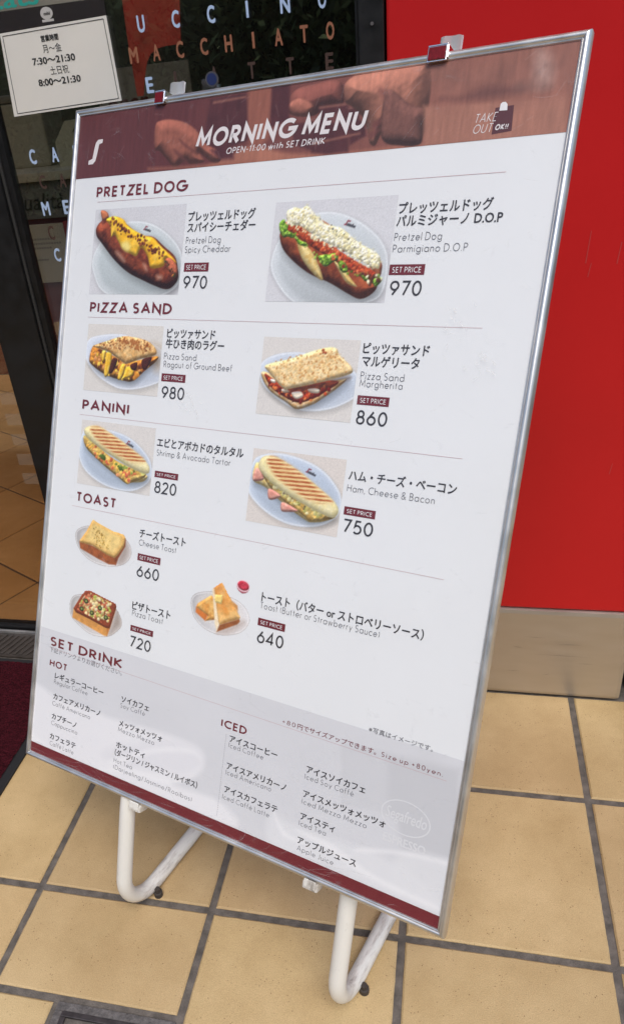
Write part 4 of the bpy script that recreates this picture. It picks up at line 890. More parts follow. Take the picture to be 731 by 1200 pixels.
# 7-9 toasts, cut out on the white paper
def paper_pic(rect): return Pic(*rect, .95, (220.4,222.3,223.3))
def cut_plate(p, pts, rim=(216,212,210)):
    m, d = p.mask(pts, 1.2); g_ = .93+.10*np.clip((p.U-p.U.mean())/45+(p.V.mean()-p.V)/70, -1, 1); p.mix(m, np.array(rim, float)*.97*g_[..., None])
    m2 = p.mask([(p.U.mean()+(x-p.U.mean())*.80, p.V.mean()+(y_-p.V.mean())*.80+1) for x, y_ in pts], 3)[0]; p.mix(m2*.5, (222,217,213)); p.mix(np.exp(-((d-1.0)/.7)**2)*.75, (188,182,180)); p.mix(np.exp(-((d-2.6)/.8)**2)*.6, (240,239,238)); return m
p = paper_pic((-292, 330, -168, 410))
cut = [(-285.9,379.1),(-274.7,388.2),(-258.2,392.6),(-220.5,393.3),(-187.3,384.9),(-174.2,373.3),(-173.9,357.8),(-187.0,344.9),(-213.8,337.2),(-244.6,337.7),(-270.0,347.5),(-284.1,363.1)]
mk = cut_plate(p, cut); top_ = [(-253.4,402.6),(-242.2,398.7),(-215.7,392.4),(-191.4,390.2),(-186.3,385.4),(-188.1,372.6),(-197.8,358.6),(-204.0,352.6),(-220.5,354.6),(-250.0,363.6),(-274.8,363.8),(-276.6,366.6),(-264.3,382.7)]
p.poly([(-199.2,351.4),(-186.5,378.1),(-179.0,372.4),(-179.6,358.5),(-191.5,344.0)], (150,134,124), soft=7, a=.75)
p.poly([(-276.9,365.3),(-273.8,355.0),(-238.4,346.0),(-214.2,341.2),(-200.5,342.7),(-197.2,353.5),(-185.9,373.0),(-186.0,384.7),(-204.1,353.1),(-250.0,363.2)], (150,82,40), soft=1, sm=False, tex=.22, ts=5)
p.poly([(-200.5,342.7),(-197.2,353.5),(-185.9,373.0),(-186.0,384.7),(-204.1,353.1)], (118,60,32), soft=1.5, sm=False, a=.8)
m1 = p.puff(top_, (214,164,84), 5, k=.3, tex=.08, ts=5, c2=(222,176,100), sm=False)
p.poly([(-251.2,398.1),(-239.5,395.6),(-215.3,389.3),(-194.3,386.3),(-195.0,373.1),(-206.8,357.0),(-245.5,366.2),(-266.5,369.7)], (230,200,128), soft=4, tex=.10, ts=5, sm=False)
p.crumbs([(-248.0,387.1),(-238.1,383.4),(-222.6,371.9),(-246.4,373.1),(-217.4,367.5)], 7, 60, .9, [(168,120,40),(136,104,36),(206,166,70)], 21, k=.1)
keep1 = np.maximum(mk, np.maximum(p.mask(top_)[0], 0)); keep1 = np.maximum(keep1, p.mask([(-276.9,365.3),(-253.4,402.6),(-186.0,385.4),(-200.5,342.4),(-273.8,355.0)], sm=False)[0])
p.build('food_photo', PRINT, poster, -.0001, keep1)
p = paper_pic((-294, 225, -172, 302))
cut = [(-286.4,263.6),(-284.0,275.2),(-272.5,284.1),(-236.7,290.6),(-200.4,283.9),(-182.5,270.0),(-178.4,254.9),(-190.5,240.4),(-208.2,230.8),(-239.0,228.1),(-267.2,238.1),(-282.1,247.8)]
mk = cut_plate(p, cut); body = [(-277.2,260.0),(-257.5,292.6),(-246.9,295.4),(-193.7,286.2),(-191.4,282.3),(-200.6,246.2),(-204.9,233.4),(-210.8,232.9),(-278.1,245.9)]
p.poly([(-201.8,236.9),(-190.7,280.6),(-182.9,273.4),(-179.7,256.4),(-188.8,245.3)], (150,136,126), soft=7, a=.8)
p.poly(body, (206,146,76), soft=1, sm=False, tex=.14, ts=6, seed=3)
p.poly([(-204.9,233.4),(-201.7,245.9),(-191.4,282.3),(-193.7,286.2),(-207.6,246.3)], (178,110,54), soft=1.5, sm=False, a=.8)
p.puff([(-277.3,260.9),(-257.5,292.6),(-246.9,295.4),(-193.7,286.2),(-191.4,282.3),(-201.0,246.1),(-209.9,245.5),(-241.7,251.3),(-271.7,255.6)], (136,62,36), 4, k=.3, tex=.15, sm=False)
tm = p.mask([(-272.4,261.0),(-254.6,288.7),(-244.0,291.8),(-198.1,284.4),(-196.4,279.4),(-204.9,253.3),(-215.3,250.9),(-244.7,256.1)], sm=False)[0]
p.crumbs([(-259.1,274.9),(-240.5,282.5),(-206.6,277.2),(-214.1,261.1),(-243.2,263.8),(-262.7,263.2),(-227.8,276.2),(-211.2,256.4)], 13, 190, 2.6, [(226,206,150),(206,182,110),(196,118,84),(172,180,84),(224,214,170),(190,100,66)], 22, within=tm)
for q in [(-252.5,277.3),(-260.3,263.7),(-239.3,261.9),(-210.6,261.0),(-223.8,272.5)]:
    p.puff(ell(q[0], q[1], 4.4, 3.8), (62,72,34), 2, k=.4); p.poly(ell(q[0], q[1], 1.8, 1.5), (150,160,90), soft=.8)
p.build('food_photo', PRINT, poster, -.0001, np.maximum(mk, p.mask(body, sm=False)[0]))
p = paper_pic((-63, 278, 42, 370))
cut = [(-59.5,315.2),(-58.3,325.3),(-49.3,333.0),(-26.4,339.3),(8.3,337.7),(28.0,330.7),(37.9,318.6),(38.5,307.7),(29.2,294.3),(11.5,285.7),(-11.0,281.6),(-35.2,285.8),(-52.8,298.4)]
mk = cut_plate(p, cut, (221,219,219))
p.poly([(-7.9,287.3),(23.7,307.5),(31.1,307.6),(24.7,299.7),(7.4,287.6),(-7.5,284.1)], (170,150,138), soft=6, a=.7)
p.puff([(-49.6,312.3),(-47.3,317.8),(-26.7,333.6),(-19.4,330.2),(-13.7,302.2),(-31.6,296.5),(-28.6,303.8)], (230,182,104), 5, k=.3, tex=.10, ts=6, c2=(212,148,70), sm=False)
p.poly([(-49.6,312.3),(-28.8,305.1),(-31.6,296.2),(-49.3,305.0)], (204,116,48), soft=1, sm=False, tex=.12)
p.poly([(8.0,332.8),(17.1,328.4),(19.1,320.8),(11.8,325.6)], (200,140,76), soft=1, sm=False)
p.poly([(-26.0,343.5),(-23.6,347.2),(-8.4,298.5),(-11.2,285.7),(-15.9,296.8)], (238,220,186), soft=1.2, sm=False, tex=.05)
p.puff([(-23.4,345.9),(-11.2,355.3),(-8.0,353.5),(11.6,327.2),(23.7,313.9),(22.2,311.1),(-8.1,296.2),(-10.7,301.3)], (226,160,80), 6, k=.25, tex=.10, ts=9, c2=(232,186,116), sm=False)
p.poly([(-23.0,345.7),(-11.4,354.1),(-8.6,350.2),(-5.7,342.8),(-20.4,338.1)], (206,124,52), soft=4, sm=False, a=.6)
p.poly([(-12.5,322.0),(-1.7,327.5),(2.8,322.1),(-7.7,314.9)], (214,130,46), soft=6, a=.6)
p.poly([(-8.1,296.2),(22.2,311.1),(23.9,308.3),(20.4,303.5),(-11.2,285.7)], (150,88,46), soft=1, sm=False, tex=.15)
p.poly([(-10.0,332.2),(-5.1,331.6),(-4.4,326.2),(-8.6,324.5)], (190,120,48), soft=3, a=.8)
p.puff([(-20.1,335.8),(-8.8,337.3),(-7.0,331.2),(-8.6,324.8),(-18.8,325.5),(-20.9,329.9)], (244,220,140), 3, k=.25, sm=False, c2=(238,206,116))
ck = [(9.7,357.9),(14.3,363.1),(21.5,365.0),(31.0,362.9),(35.7,357.6),(32.7,349.9),(26.3,342.7),(20.8,342.7),(14.6,347.0),(10.1,352.4)]
cx_, cy_ = [(22.6,356.8)][0]
ck = ell(cx_, cy_-1.5, 10.8, 9.6, 0)
p.puff(ck, (206,104,118), 5, k=.25)
p.poly(ell(cx_, cy_, 11.2, 8.2, -6), (234,214,217), soft=1)
p.puff(ell(cx_, cy_-.3, 9.2, 6.3, -6), (176,40,58), 3, k=.3, tex=.2, ts=3, c2=(196,62,78))
allb = np.maximum(mk, p.mask([(-49.3,305.0),(-49.8,313.9),(-26.0,343.5),(-11.2,355.3),(23.7,313.9),(23.0,305.7),(-11.2,285.7),(-31.6,296.2)], sm=False)[0]); allb = np.maximum(allb, np.maximum(p.mask(ck)[0], p.mask(ell(cx_, cy_, 11.2, 8.2, -6))[0]))
p.build('food_photo', PRINT, poster, -.0001, allb)

# ---- lettering
TXT = [
  ('head', 'PRETZEL DOG', -300.5, -135.1, 863.8),
  ('head', 'PIZZA SAND', -294.9, -142.4, 703.1),
  ('head', 'PANINI', -293.8, -202.4, 562.1),
  ('head', 'TOAST', -290.7, -210.4, 424.7),
  ('head', 'SET DRINK', -319.8, -169.7, 191.8),
  ('sub', 'HOT', -317.8, -279.6, 158.8),
  ('sub', 'ICED', 12.9, 54.3, 158.5),
  ('title', 'MORNING MENU', -129.7, 113.6, 917.0),
  ('subtitle', 'OPEN-11:00 with SET DRINK', -79.1, 64.4, 905.6),
  ('take', 'TAKE', 245.0, 268.7, 910.5),
  ('take', 'OUT', 244.7, 265.3, 899.7),
  ('ok', 'OK!!', 268.7, 282.2, 901.0),
  ('jp', 'プレッツェルドッグ', -129.7, -23.0, 825.3),
  ('jp', 'スパイシーチェダー', -129.3, -21.2, 811.1),
  ('en', 'Pretzel Dog', -129.6, -72.6, 795.7),
  ('en', 'Spicy Cheddar', -129.9, -55.5, 784.0),
  ('num', '970', -127.2, -87.7, 737.1),
  ('jp', 'プレッツェルドッグ', 171.4, 279.5, 821.4),
  ('jp', 'パルミジャーノ D.O.P', 170.9, 291.8, 807.4),
  ('en', 'Pretzel Dog', 170.8, 227.5, 790.9),
  ('en', 'Parmigiano D.O.P', 170.8, 258.4, 778.0),
  ('num', '970', 173.6, 212.2, 729.9),
  ('jp', 'ピッツァサンド', -146.4, -65.3, 672.8),
  ('jp', '牛ひき肉のラグー', -146.8, -49.2, 658.9),
  ('en', 'Pizza Sand', -147.9, -92.4, 642.9),
  ('en', 'Ragout of Ground Beef', -147.2, -32.8, 632.0),
  ('num', '980', -146.2, -106.7, 589.4),
  ('jp', 'ピッツァサンド', 150.2, 232.2, 664.6),
  ('jp', 'マルゲリータ', 151.0, 222.4, 649.7),
  ('en', 'Pizza Sand', 151.5, 206.6, 633.8),
  ('en', 'Margherita', 151.7, 205.9, 624.7),
  ('num', '860', 153.0, 192.7, 580.7),
  ('jp', 'エビとアボカドのタルタル', -145.4, -0.2, 523.5),
  ('en', 'Shrimp & Avocado Tartar', -144.1, -18.9, 510.1),
  ('num', '820', -142.3, -103.5, 457.9),
  ('jp', 'ハム・チーズ・ベーコン', 153.2, 287.0, 514.7),
  ('en', 'Ham, Cheese & Bacon', 153.4, 263.7, 500.0),
  ('num', '750', 154.1, 194.1, 450.1),
  ('jp', 'チーズトースト', -161.3, -78.1, 391.9),
  ('en', 'Cheese Toast', -160.7, -93.0, 379.4),
  ('num', '660', -159.8, -118.8, 334.0),
  ('jp', 'ピザトースト', -162.0, -91.4, 285.6),
  ('en', 'Pizza Toast', -160.8, -103.5, 275.2),
  ('num', '720', -160.6, -120.7, 228.9),
  ('jp', 'トースト（バター or ストロベリーソース）', 52.6, 274.3, 343.2),
  ('en', 'Toast (Butter or Strawberry Sauce)', 52.0, 220.7, 332.7),
  ('num', '640', 53.0, 92.8, 286.9),
  ('jps', '下記ドリンクよりお選びください。', -320.4, -169.5, 182.2),
  ('jpd', 'レギュラーコーヒー', -304.5, -201.5, 142.3),
  ('end', 'Regular Coffee', -305.1, -232.9, 133.0),
  ('jpd', 'カフェアメリカーノ', -304.1, -203.9, 108.7),
  ('end', 'Caffè Americano', -305.0, -223.5, 97.5),
  ('jpd', 'カプチーノ', -303.9, -250.0, 76.0),
  ('end', 'Cappuccino', -303.9, -246.9, 65.4),
  ('jpd', 'カフェラテ', -304.7, -248.1, 42.6),
  ('end', 'Caffè Latte', -303.5, -251.3, 31.5),
  ('jpd', 'ソイカフェ', -165.6, -112.9, 143.3),
  ('end', 'Soy Caffè', -166.2, -119.1, 133.8),
  ('jpd', 'メッツォメッツォ', -165.7, -83.8, 105.9),
  ('end', 'Mezzo Mezzo', -166.3, -96.8, 96.4),
  ('jpd', 'ホットティ', -167.4, -111.7, 71.7),
  ('jpd', '（ダージリン / ジャスミン / ルイボス）', -168.6, -14.6, 59.0),
  ('end', 'Hot Tea', -169.1, -133.1, 46.9),
  ('end', '(Darjeeling/Jasmine/Rooibos)', -168.7, -21.3, 36.6),
  ('jpd', 'アイスコーヒー', 28.9, 104.6, 142.4),
  ('end', 'Iced Coffee', 28.9, 84.3, 133.5),
  ('jpd', 'アイスアメリカーノ', 29.3, 123.1, 103.7),
  ('end', 'Iced Americano', 29.2, 101.7, 94.8),
  ('jpd', 'アイスカフェラテ', 29.9, 114.7, 70.1),
  ('end', 'Iced Caffè Latte', 28.4, 103.7, 59.1),
  ('jpd', 'アイスソイカフェ', 148.7, 230.8, 138.6),
  ('end', 'Iced Soy Caffè', 147.6, 216.6, 129.0),
  ('jpd', 'アイスメッツォメッツォ', 148.5, 262.2, 105.5),
  ('end', 'Iced Mezzo Mezzo', 148.0, 238.9, 95.3),
  ('jpd', 'アイスティ', 148.6, 198.3, 74.8),
  ('end', 'Iced Tea', 147.9, 187.0, 65.5),
  ('jpd', 'アップルジュース', 148.9, 232.4, 42.1),
  ('end', 'Apple Juice', 149.8, 202.4, 31.7),
  ('size', '+80円でサイズアップできます。 Size up +80yen.', 105.4, 321.3, 190.8),
  ('note', '※写真はイメージです。', 224.2, 305.3, 216.5)]
groups = []
def G(name):
    L_ = Letters(); groups.append((name, L_)); return L_
HGT = {'jp':12.6,'jpd':9.6,'jps':6.6}
for sty, t, a_, b_, v in TXT:
    a_, b_, v = a_/1000, b_/1000, v/1000
    if sty == 'head': G('heading_lettering').stroke(t, a_, b_, v,   .0148, .19, y=-.0003)
    elif sty == 'sub': G('heading_lettering').stroke(t, a_, b_, v, .0112, .19, y=-.0003)
    elif sty == 'title': G('title_lettering').stroke(t, a_, b_, v, .0232, .215, shear=.2, y=-.0003, track=.17)
    elif sty == 'subtitle': G('title_lettering').stroke(t, a_, b_, v, .0078, .15, shear=.2, y=-.0003)
    elif sty == 'take': G('title_lettering').stroke(t, a_, b_, v, .0092, .09, shear=.2, y=-.0003)
    elif sty == 'ok': G('title_lettering').stroke(t, a_, b_, v, .0060, .22, shear=.2, y=-.0006)
    elif sty == 'num': G('price_lettering').stroke(t, a_, b_, v, .0170, .132, y=-.0003, track=.16)
    elif sty == 'en': G('translation_lettering').stroke(t, a_, b_, v, .0088, .085, y=-.0003, track=.22)
    elif sty == 'end': G('translation_lettering').stroke(t, a_, b_, v, .0072, .085, y=-.0003, track=.24)
    elif sty == 'jp': G('dish_lettering').font(t, a_, b_, v, .0112, offset=.021, y=-.0003, ref=.80)
    elif sty == 'jpd': G('dish_lettering').font(t, a_, b_, v, .0088, offset=.024, y=-.0003, ref=.80)
    elif sty == 'jps': G('fine_print').font(t, a_, b_, v, .0074, offset=.0, y=-.0003, ref=.80)
    elif sty == 'note': G('fine_print').font(t, a_, b_, v, .0062, offset=.004, y=-.0003, ref=.80)
    elif sty == 'size':
        q = b_-a_; g = G('size_lettering')
        g.stroke('+80', a_, a_+q*.092, v, .0060, .11, y=-.0003, track=.34); g.font('円でサイズアップできます。', a_+q*.105, a_+q*.612, v, .0064, offset=.008, y=-.0003, ref=.80)
        g.stroke('Size up +80yen.', a_+q*.645, b_, v, .0062, .11, y=-.0003, track=.34)
MATS = {'heading_lettering': MAROON, 'title_lettering': PWH, 'price_lettering': GREY, 'translation_lettering': LGREY, 'dish_lettering': GREY, 'fine_print': LGREY, 'size_lettering': MAROON}
for k, L in groups: L.build(k, MATS[k], poster)
# price tags
for (a_, v1, b_, v0) in [(-128.5, 771.0, -87.9, 759.5), (169.7, 764.8, 212.7, 753.1), (-149.0, 623.5, -107.4, 612.8), (151.2, 614.8, 192.0, 603.9), (-144.3, 488.9, -102.8, 479.9), (153.0, 481.8, 194.3, 471.7), (-160.9, 367.8, -118.8, 357.5), (-161.5, 261.3, -119.0, 252.6), (51.4, 319.9, 92.5, 309.8)]:
    L = Letters(); L.rect(a_/1000, b_/1000, v0/1000, v1/1000, y=-.0002); tg = L.build('price_tag', MAROON, poster)
    L = Letters(); L.stroke('SET PRICE', a_/1000+.004, b_/1000-.004, v0/1000+.0024, (v1-v0)/1000-.0052, .13, y=-.0004); L.build('tag_lettering', WINK, tg)
# rules
L = Letters()
ROSE = mat('rose_rule', col(196,160,162), .6)
for v, a_, b_ in ((858,-298,288), (696.5,-298,288), (554.5,-298,288), (417,-298,288), (187.5,-318,327)):
    L = Letters(); L.rect(a_/1000, b_/1000, v/1000-.00022, v/1000+.00022, y=-.0002); L.build('rule_line', ROSE, poster)
L = Letters()
for k in range(44): L.rect(.0226, .0231, .0325+k*.00272, .0325+k*.00272+.0014, y=-.0002)
L.build('dotted_rule', LGREY, poster)
# white s-mark, take-out bag, ghost oval logo
L = Letters(); L.poly([(x/1000, z/1000) for x, z in [(-322,911),(-313,911.2),(-308.5,915),(-306.5,922),(-303.5,937.5),(-297.5,938.8),(-297,943.8),(-306,943.8),(-310,940),(-312,933),(-314.5,918.5),(-321.5,916.4)]], y=-.0003)
L.build('curved_mark', PWH, poster)
L = Letters(); L.poly([(.2662,.8972),(.2870,.8990),(.2855,.9247),(.2662,.9240)], y=-.0003); bagm = L.build('takeout_icon', mat('deep_maroon_ink', col(84,34,40), .6), poster)
L = Letters(); L.poly([(.2708,.9205),(.2792,.9202),(.2786,.9262),(.2762,.9288),(.2730,.9288),(.2712,.9272)], y=-.0005); L.build('bag_tag', WINK, bagm)
GHOST = mat('ghost_white_ink', col(219,220,222), .6)
L = Letters(); o1 = ell(.2853, .1260, .0315, .0212, -3, 44); o2 = ell(.2853, .1260, .0298, .0196, -3, 44); n_ = len(o1)
L.add(o1+o2, [(i, (i+1)%n_, n_+(i+1)%n_, n_+i) for i in range(n_)], -.0003)
L.font('Segafredo', .2600, .3115, .1205, .0150, offset=.012, y=-.0003, shear=.1)
L.font('ESPRESSO', .2610, .3150, .0905, .0105, offset=.035, y=-.0003)
L.build('oval_logo', GHOST, poster)

# clear cover sheet with wrinkles and scuffs
COVER = glass('cover_film', .034, (.985,.985,.985), .14)
nt_ = COVER.node_tree; n = nt_.nodes; l = nt_.links
tc = n.new('ShaderNodeTexCoord'); mp = n.new('ShaderNodeMapping'); mp.inputs['Scale'].default_value = (9, 9, 16); mp.inputs['Rotation'].default_value = (0, .5, 0)
t1 = n.new('ShaderNodeTexNoise'); t1.inputs['Scale'].default_value = 2.2; t1.inputs['Detail'].default_value = 12; t1.inputs['Roughness'].default_value = .72; t1.inputs['Distortion'].default_value = 1.5
l.new(tc.outputs['Object'], mp.inputs[0]); l.new(mp.outputs[0], t1.inputs['Vector'])
rr = n.new('ShaderNodeMapRange'); rr.inputs[1].default_value = .60; rr.inputs[2].default_value = .86; rr.inputs[4].default_value = .22; l.new(t1.outputs[0], rr.inputs[0])
df = n.new('ShaderNodeBsdfDiffuse'); df.inputs[0].default_value = (.85,.85,.86,1)
mx = n.new('ShaderNodeMixShader'); old = n['Material Output'].inputs[0].links[0].from_socket
l.new(rr.outputs[0], mx.inputs[0]); l.new(old, mx.inputs[1]); l.new(df.outputs[0], mx.inputs[2]); l.new(mx.outputs[0], n['Material Output'].inputs[0])
NU, NV = 90, 125; V = []; F = []
ug = np.linspace(-.3448, .3436, NU); vg = np.linspace(.0092, .9795, NV); UU, VV = np.meshgrid(ug, vg)
wr = (vnoise(UU*1000, VV*1000, 90, 31, 3)-.5)*.0006
wr += .0012*np.exp(-((VV-.075-.10*np.sin(UU*5)-.02)/.007)**2)*np.clip((.30-VV)/.2, 0, 1)*(vnoise(UU*1000, VV*1000, 70, 8)-.2)
DD = -.0018-np.clip(wr, -.0006, .0012)
for j in range(NV):
    for i in range(NU): V.append((ug[i], DD[j, i], vg[j]))
for j in range(NV-1):
    for i in range(NU-1): q = j*NU+i; F.append((q, q+1, q+NU+1, q+NU))
cv = obj('cover_sheet', (V, [], F), COVER, board, PM, smooth=True)

SCR = bpy.data.materials.new('scratched_film'); SCR.use_nodes = True
n = SCR.node_tree.nodes; l = SCR.node_tree.links; tr = n.new('ShaderNodeBsdfTransparent'); mx = n.new('ShaderNodeMixShader'); mx.inputs[0].default_value = .16
n['Principled BSDF'].inputs['Base Color'].default_value = (.8,.78,.77,1); n['Principled BSDF'].inputs['Roughness'].default_value = .7
l.new(tr.outputs[0], mx.inputs[1]); l.new(n['Principled BSDF'].outputs[0], mx.inputs[2]); l.new(mx.outputs[0], n['Material Output'].inputs[0])
L = Letters(); rg = np.random.RandomState(12)
def scratch(x, z, an, ln, cv_, wd):
    P_ = []
    for k in range(9):
        P_.append((x, z)); x += ln/8*math.cos(an); z += ln/8*math.sin(an); an += cv_/8
    nrm = []
    for k in range(9):
        a_ = np.array(P_[max(0, k-1)]); b_ = np.array(P_[min(8, k+1)]); d_ = (b_-a_)/(np.linalg.norm(b_-a_)+1e-9); t_ = wd*math.sin(math.pi*(k+.3)/8.6)/2
        nrm.append((P_[k][0]-d_[1]*t_, P_[k][1]+d_[0]*t_, P_[k][0]+d_[1]*t_, P_[k][1]-d_[0]*t_))
    vs = [q for a_ in nrm for q in ((a_[0], a_[1]), (a_[2], a_[3]))]
    vs = [(min(.342, max(-.343, a_)), min(.978, max(.010, b_))) for a_, b_ in vs]
    L.add(vs, [(2*k, 2*k+1, 2*k+3, 2*k+2) for k in range(8)], -.0034-rg.rand()*.0002)
for k in range(30): scratch(rg.uniform(-.33,.33), rg.uniform(.90,.975), rg.uniform(0, 6.28), rg.uniform(.008,.035), rg.randn()*.5, rg.uniform(.0002,.0005))
for k in range(40): scratch(rg.uniform(-.33,.33), rg.uniform(.010,.030), rg.choice([0, 3.14])+rg.randn()*.25, rg.uniform(.015,.07), rg.randn()*.8, rg.uniform(.0003,.0007))
for k in range(22): scratch(rg.uniform(-.33,.33), rg.uniform(.03,.89), rg.uniform(0, 6.28), rg.uniform(.006,.03), rg.randn()*.4, rg.uniform(.0002,.0004))
for (cx, cz) in ((.262,.700), (.300,.655), (-.085,.577)):
    for k in range(14): scratch(cx+rg.randn()*.010, cz+rg.randn()*.008, 1.9+rg.randn()*.5, rg.uniform(.003,.009), rg.randn()*.6, rg.uniform(.001,.0035))
o = L.build('film_scratches', SCR, cv)

# top clips and hanging tabs
CLIPRED = mat('red_clip_enamel', (.16,.008,.014), .5, var=.3, scale=260, spec=.2)
for u, wd, tu in ((-.1945, .0140, -.1945), (.1945, .0205, .1945)):
    zt = .9925
    bm = bmesh.new()
    tube(bm, [(u-wd/2+.002, -.0055, zt-.013), (u+wd/2-.002, -.0055, zt-.013)], .0012, 8)
    box(bm, u-wd/2-.0010, u+wd/2+.0010, -.0062, -.0044, zt-.0150, zt+.0008, .0006)
    box(bm, u-wd/2-.0010, u+wd/2+.0010, -.0062, .019, zt+.0010, zt+.0022, .0004)
    box(bm, u+wd/2+.0012, u+wd/2+.0024, -.0060, .016, zt-.0125, zt+.0008, .0004)
    clip = pl('clip', bm, CHROME)
    obj('red_plate', bx(u-wd/2+.0004, u+wd/2-.0004, -.0076, -.0064, zt-.0138, zt-.0006, .0005), CLIPRED, clip)
    bm = bmesh.new(); N = 10; pr = []
    for k in range(N+1):
        t = k/N; pr.append((tu-.0125+.026*t, .0285+.004*math.sin(t*math.pi)))
    top = [(x, y_, 1.0215-.0035*max(0, (abs((i/N)-.45)-.3)/.25)) for i, (x, y_) in enumerate(pr)]
    for off in (0,):
        a_ = [bm.verts.new((x, y_, .965)) for x, y_ in pr]; b_ = [bm.verts.new(q) for q in top]
        a2 = [bm.verts.new((x, y_+.0015, .965)) for x, y_ in pr]; b2 = [bm.verts.new((q[0], q[1]+.0015, q[2])) for q in top]
        for k in range(N):
            bm.faces.new((a_[k], a_[k+1], b_[k+1], b_[k])); bm.faces.new((a2[k+1], a2[k], b2[k], b2[k+1])); bm.faces.new((b_[k], b_[k+1], b2[k+1], b2[k]))
        bm.faces.new((a_[0], b_[0], b2[0], a2[0])); bm.faces.new((a_[N], a2[N], b2[N], b_[N]))
    bmesh.ops.recalc_face_normals(bm, faces=bm.faces)
    obj('hanging_tab', bm, mat('bright_metal', (.80,.82,.83),   .22, metal=.65, bump=.5, bscale=120), clip, smooth=True)
# bottom brackets
TUBE = mat('white_enamel', col(226,224,216), .38, spec=.5)
def tube_material():
    m = TUBE; n = m.node_tree.nodes; l = m.node_tree.links; b = n['Principled BSDF']
    tc = n.new('ShaderNodeTexCoord'); t = n.new('ShaderNodeTexNoise'); t.inputs['Scale'].default_value = 1; t.inputs['Detail'].default_value = 8; t.inputs['Roughness'].default_value = .75
    mpn = n.new('ShaderNodeMapping'); mpn.vector_type = 'TEXTURE'; mpn.inputs['Rotation'].default_value = (0, 0, R(69.8)); mpn.inputs['Scale'].default_value = (1/14, 1/75, 1/40)
    l.new(tc.outputs['Object'], mpn.inputs[0])
    t2_ = n.new('ShaderNodeTexNoise'); t2_.inputs['Scale'].default_value = 7; t2_.inputs['Detail'].default_value = 3
    l.new(mpn.outputs[0], t.inputs[0]); l.new(tc.outputs['Object'], t2_.inputs[0])
    sp = n.new('ShaderNodeSeparateXYZ'); l.new(tc.outputs['Object'], sp.inputs[0])
    low = n.new('ShaderNodeMapRange'); low.inputs[1].default_value = .09; low.inputs[2].default_value = .0; low.inputs[3].default_value = -.06; low.inputs[4].default_value = .10; l.new(sp.outputs['Z'], low.inputs[0])
    ad = n.new('ShaderNodeMath'); l.new(t.outputs[0], ad.inputs[0]); l.new(low.outputs[0], ad.inputs[1])
    a2 = n.new('ShaderNodeMath'); a2.operation = 'MULTIPLY_ADD'; a2.inputs[1].default_value = .25; l.new(t2_.outputs[0], a2.inputs[0]); l.new(ad.outputs[0], a2.inputs[2])
    r = n.new('ShaderNodeValToRGB'); e = r.color_ramp.elements
    e[0].position = .66; e[0].color = (*col(224,222,214), 1); e[1].position = .86; e[1].color = (.33,.30,.26,1)
    x = r.color_ramp.elements.new(.76); x.color = (.60,.57,.52,1)
    l.new(a2.outputs[0], r.inputs[0]); l.new(r.outputs[0], b.inputs['Base Color'])
tube_material()
for u in (-.1185, .1765):
    bm = bmesh.new(); box(bm, u-.0110, u+.0110, -.0045, .014, -.0120, -.0010, .0022); box(bm, u-.0085, u+.0085, -.0062, -.0047, -.0085, .0030, .0010)
    br = pl('bottom_bracket', bm, TUBE)
# bent tube legs: front member behind the panel, bend at the floor, run back along the floor
nv = Vector((.3452,.9386,0)); tv = Vector((.9386,-.3452,0))
RUB = mat('foot_rubber', (.045,.036,.030), .7)
for (px, py) in ((-.4695,.6780), (-.1234,.5761)):
    P0 = Vector((px, py, .0125))
    dn = SRm @ Vector((0, 0, 1))
    bend = P0-nv*.012
    topp = P0+Vector((0,0,0))+nv*.034+Vector((0,0,.190))
    upd = (topp-(P0-nv*.016)).normalized(); top2 = topp+(dn*.62)
    pts = fillet([top2, topp, P0-nv*.033-Vector((0,0,0)), P0+nv*.40], [.25, .058], 12)
    bm = bmesh.new(); tube(bm, pts, .0120, 20)
    leg = obj('leg', bm, TUBE, board, Matrix.Translation(-BASE), smooth=True)
    leg.data.set_sharp_from_angle(angle=R(50))
    for s_ in (.037, .36):
        q = P0+nv*s_+tv*.0150
        bm = bmesh.new(); tube(bm, [(q.x, q.y, .0005), (q.x, q.y, .009), (q.x, q.y, .0095), (q.x, q.y, .017)], [.0072,.0072,.0045,.0045], 16)
        obj('rubber_foot', bm, RUB, leg)
    bm = bmesh.new(); e_ = P0+nv*.40; tube(bm, [e_, e_+nv*.012], .0128, 16); obj('end_cap', bm, RUB, leg)
bm = bmesh.new(); Pa = Vector((-.4695,.6780,.0125))+nv*.385; Pb = Vector((-.1234,.5761,.0125))+nv*.385
d_ = (Pb-Pa).normalized(); tube(bm, [Pa+d_*.0125, Pb-d_*.0125], .010, 16); obj('cross_bar', bm, TUBE, board, Matrix.Translation(-BASE), smooth=False)

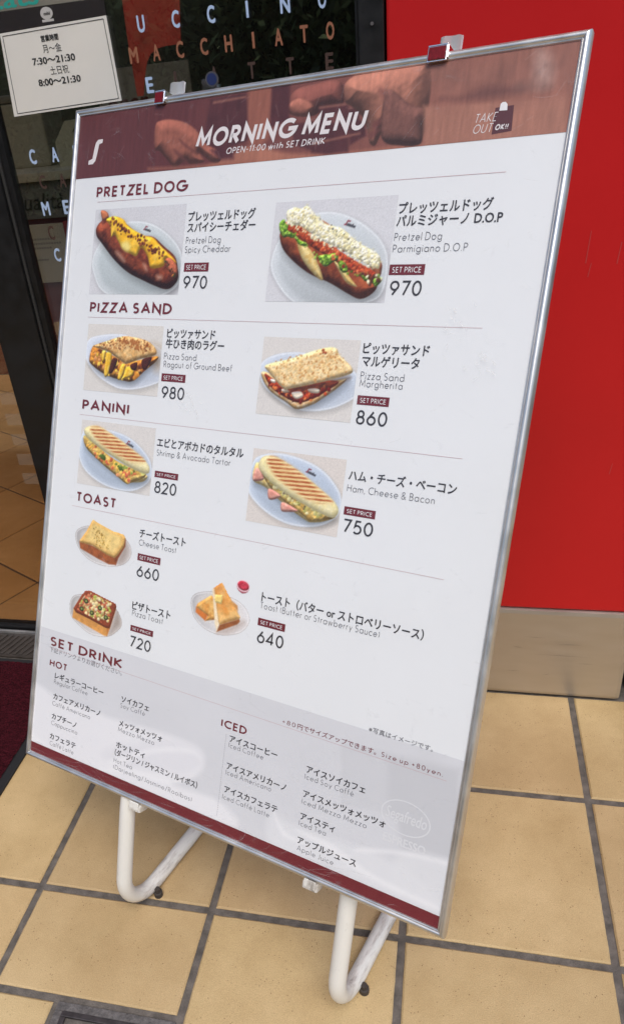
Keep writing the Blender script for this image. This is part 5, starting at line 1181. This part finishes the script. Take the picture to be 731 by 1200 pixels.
# ------------------------------------------------------------------ across the street (seen in the glass): hedge and trees
LEAF = mat('dark_leaf', (.095,.115,.055), .5, var=.45, scale=2)
n = LEAF.node_tree.nodes; l = LEAF.node_tree.links; tl_ = n.new('ShaderNodeBsdfTranslucent'); tl_.inputs[0].default_value = (.36,.42,.20,1)
ms = n.new('ShaderNodeMixShader'); ms.inputs[0].default_value = .7; l.new(n['Principled BSDF'].outputs[0], ms.inputs[1]); l.new(tl_.outputs[0], ms.inputs[2]); l.new(ms.outputs[0], n['Material Output'].inputs[0])
BARK = mat('bark', (.09,.07,.05), .9, var=.3, scale=20)
def leaves(n_, fn, size, seed):
    rg = np.random.RandomState(seed); V = []; F = []
    for i in range(n_):
        c_ = fn(rg); a1 = rg.randn(3); a1 /= np.linalg.norm(a1); b1 = np.cross(a1, rg.randn(3)); b1 /= np.linalg.norm(b1); s_ = size*(.6+.8*rg.rand())
        k = len(V); V += [tuple(c_-a1*s_), tuple(c_+b1*s_*.45), tuple(c_+a1*s_), tuple(c_-b1*s_*.45)]; F.append((k, k+1, k+2, k+3))
    return (V, [], F)
def hedge_pt(rg):
    x = rg.rand()*16-8; return np.array((x, rg.randn()*.32, .1+rg.rand()*(2.5+.3*math.sin(x*2.1)+.2*math.sin(x*5.3))))
hg = thing('street_hedge', 'dark green hedge across the pavement mirrored in the shop window', 'hedge', (-.5, -6.5, -.03))
obj('gap_backing', bx(-7.8, 7.8, -.22, -.10, 0, 2.15), mat('backing_green', (.045,.055,.028), .9, var=.5, scale=6), hg)  # solid box added inside the hedge to close bright sky gaps in the reflection
obj('foliage', leaves(70000, hedge_pt, .062, 5), LEAF, hg)
for k in range(14):
    bm = bmesh.new(); tube(bm, [(-5.8+k*.88, 0, 0), (-5.75+k*.88, .03, .7)], [.03,.015], 6); obj('stem', bm, BARK, hg)
for k, (x, y_, h_) in enumerate(((-4.6, -8.3, 5.6), (.4, -9.2, 6.4), (4.9, -8.4, 5.2))):
    tr = thing('street_tree', ['broad street tree left of the camera across the pavement', 'tallest street tree straight across the pavement', 'lowest street tree right of the camera across the pavement'][k], 'tree', (x, y_, -.03), 'trees across the pavement')
    bm = bmesh.new(); tube(bm, [(0,0,0),(.05,.02,h_*.3),(0,.1,h_*.62)], [.17,.13,.07], 10)
    for q in range(5): 
        a = q*1.26; tube(bm, [(.02,.04,h_*(.32+.04*q)), (math.cos(a)*.9, math.sin(a)*.9, h_*(.52+.05*q)), (math.cos(a)*1.5, math.sin(a)*1.4, h_*(.62+.05*q))], [.07,.045,.02], 6)
    obj('trunk', bm, BARK, tr)
    cl = [np.array((math.cos(q*2.4)*1.2, math.sin(q*2.4)*1.1, h_*(.42+.05*q))) for q in range(11)]
    obj('crown', leaves(6500, lambda rg: cl[rg.randint(11)]+rg.randn(3)*np.array((.55,.55,.42)), .13, 60+k), LEAF, tr)
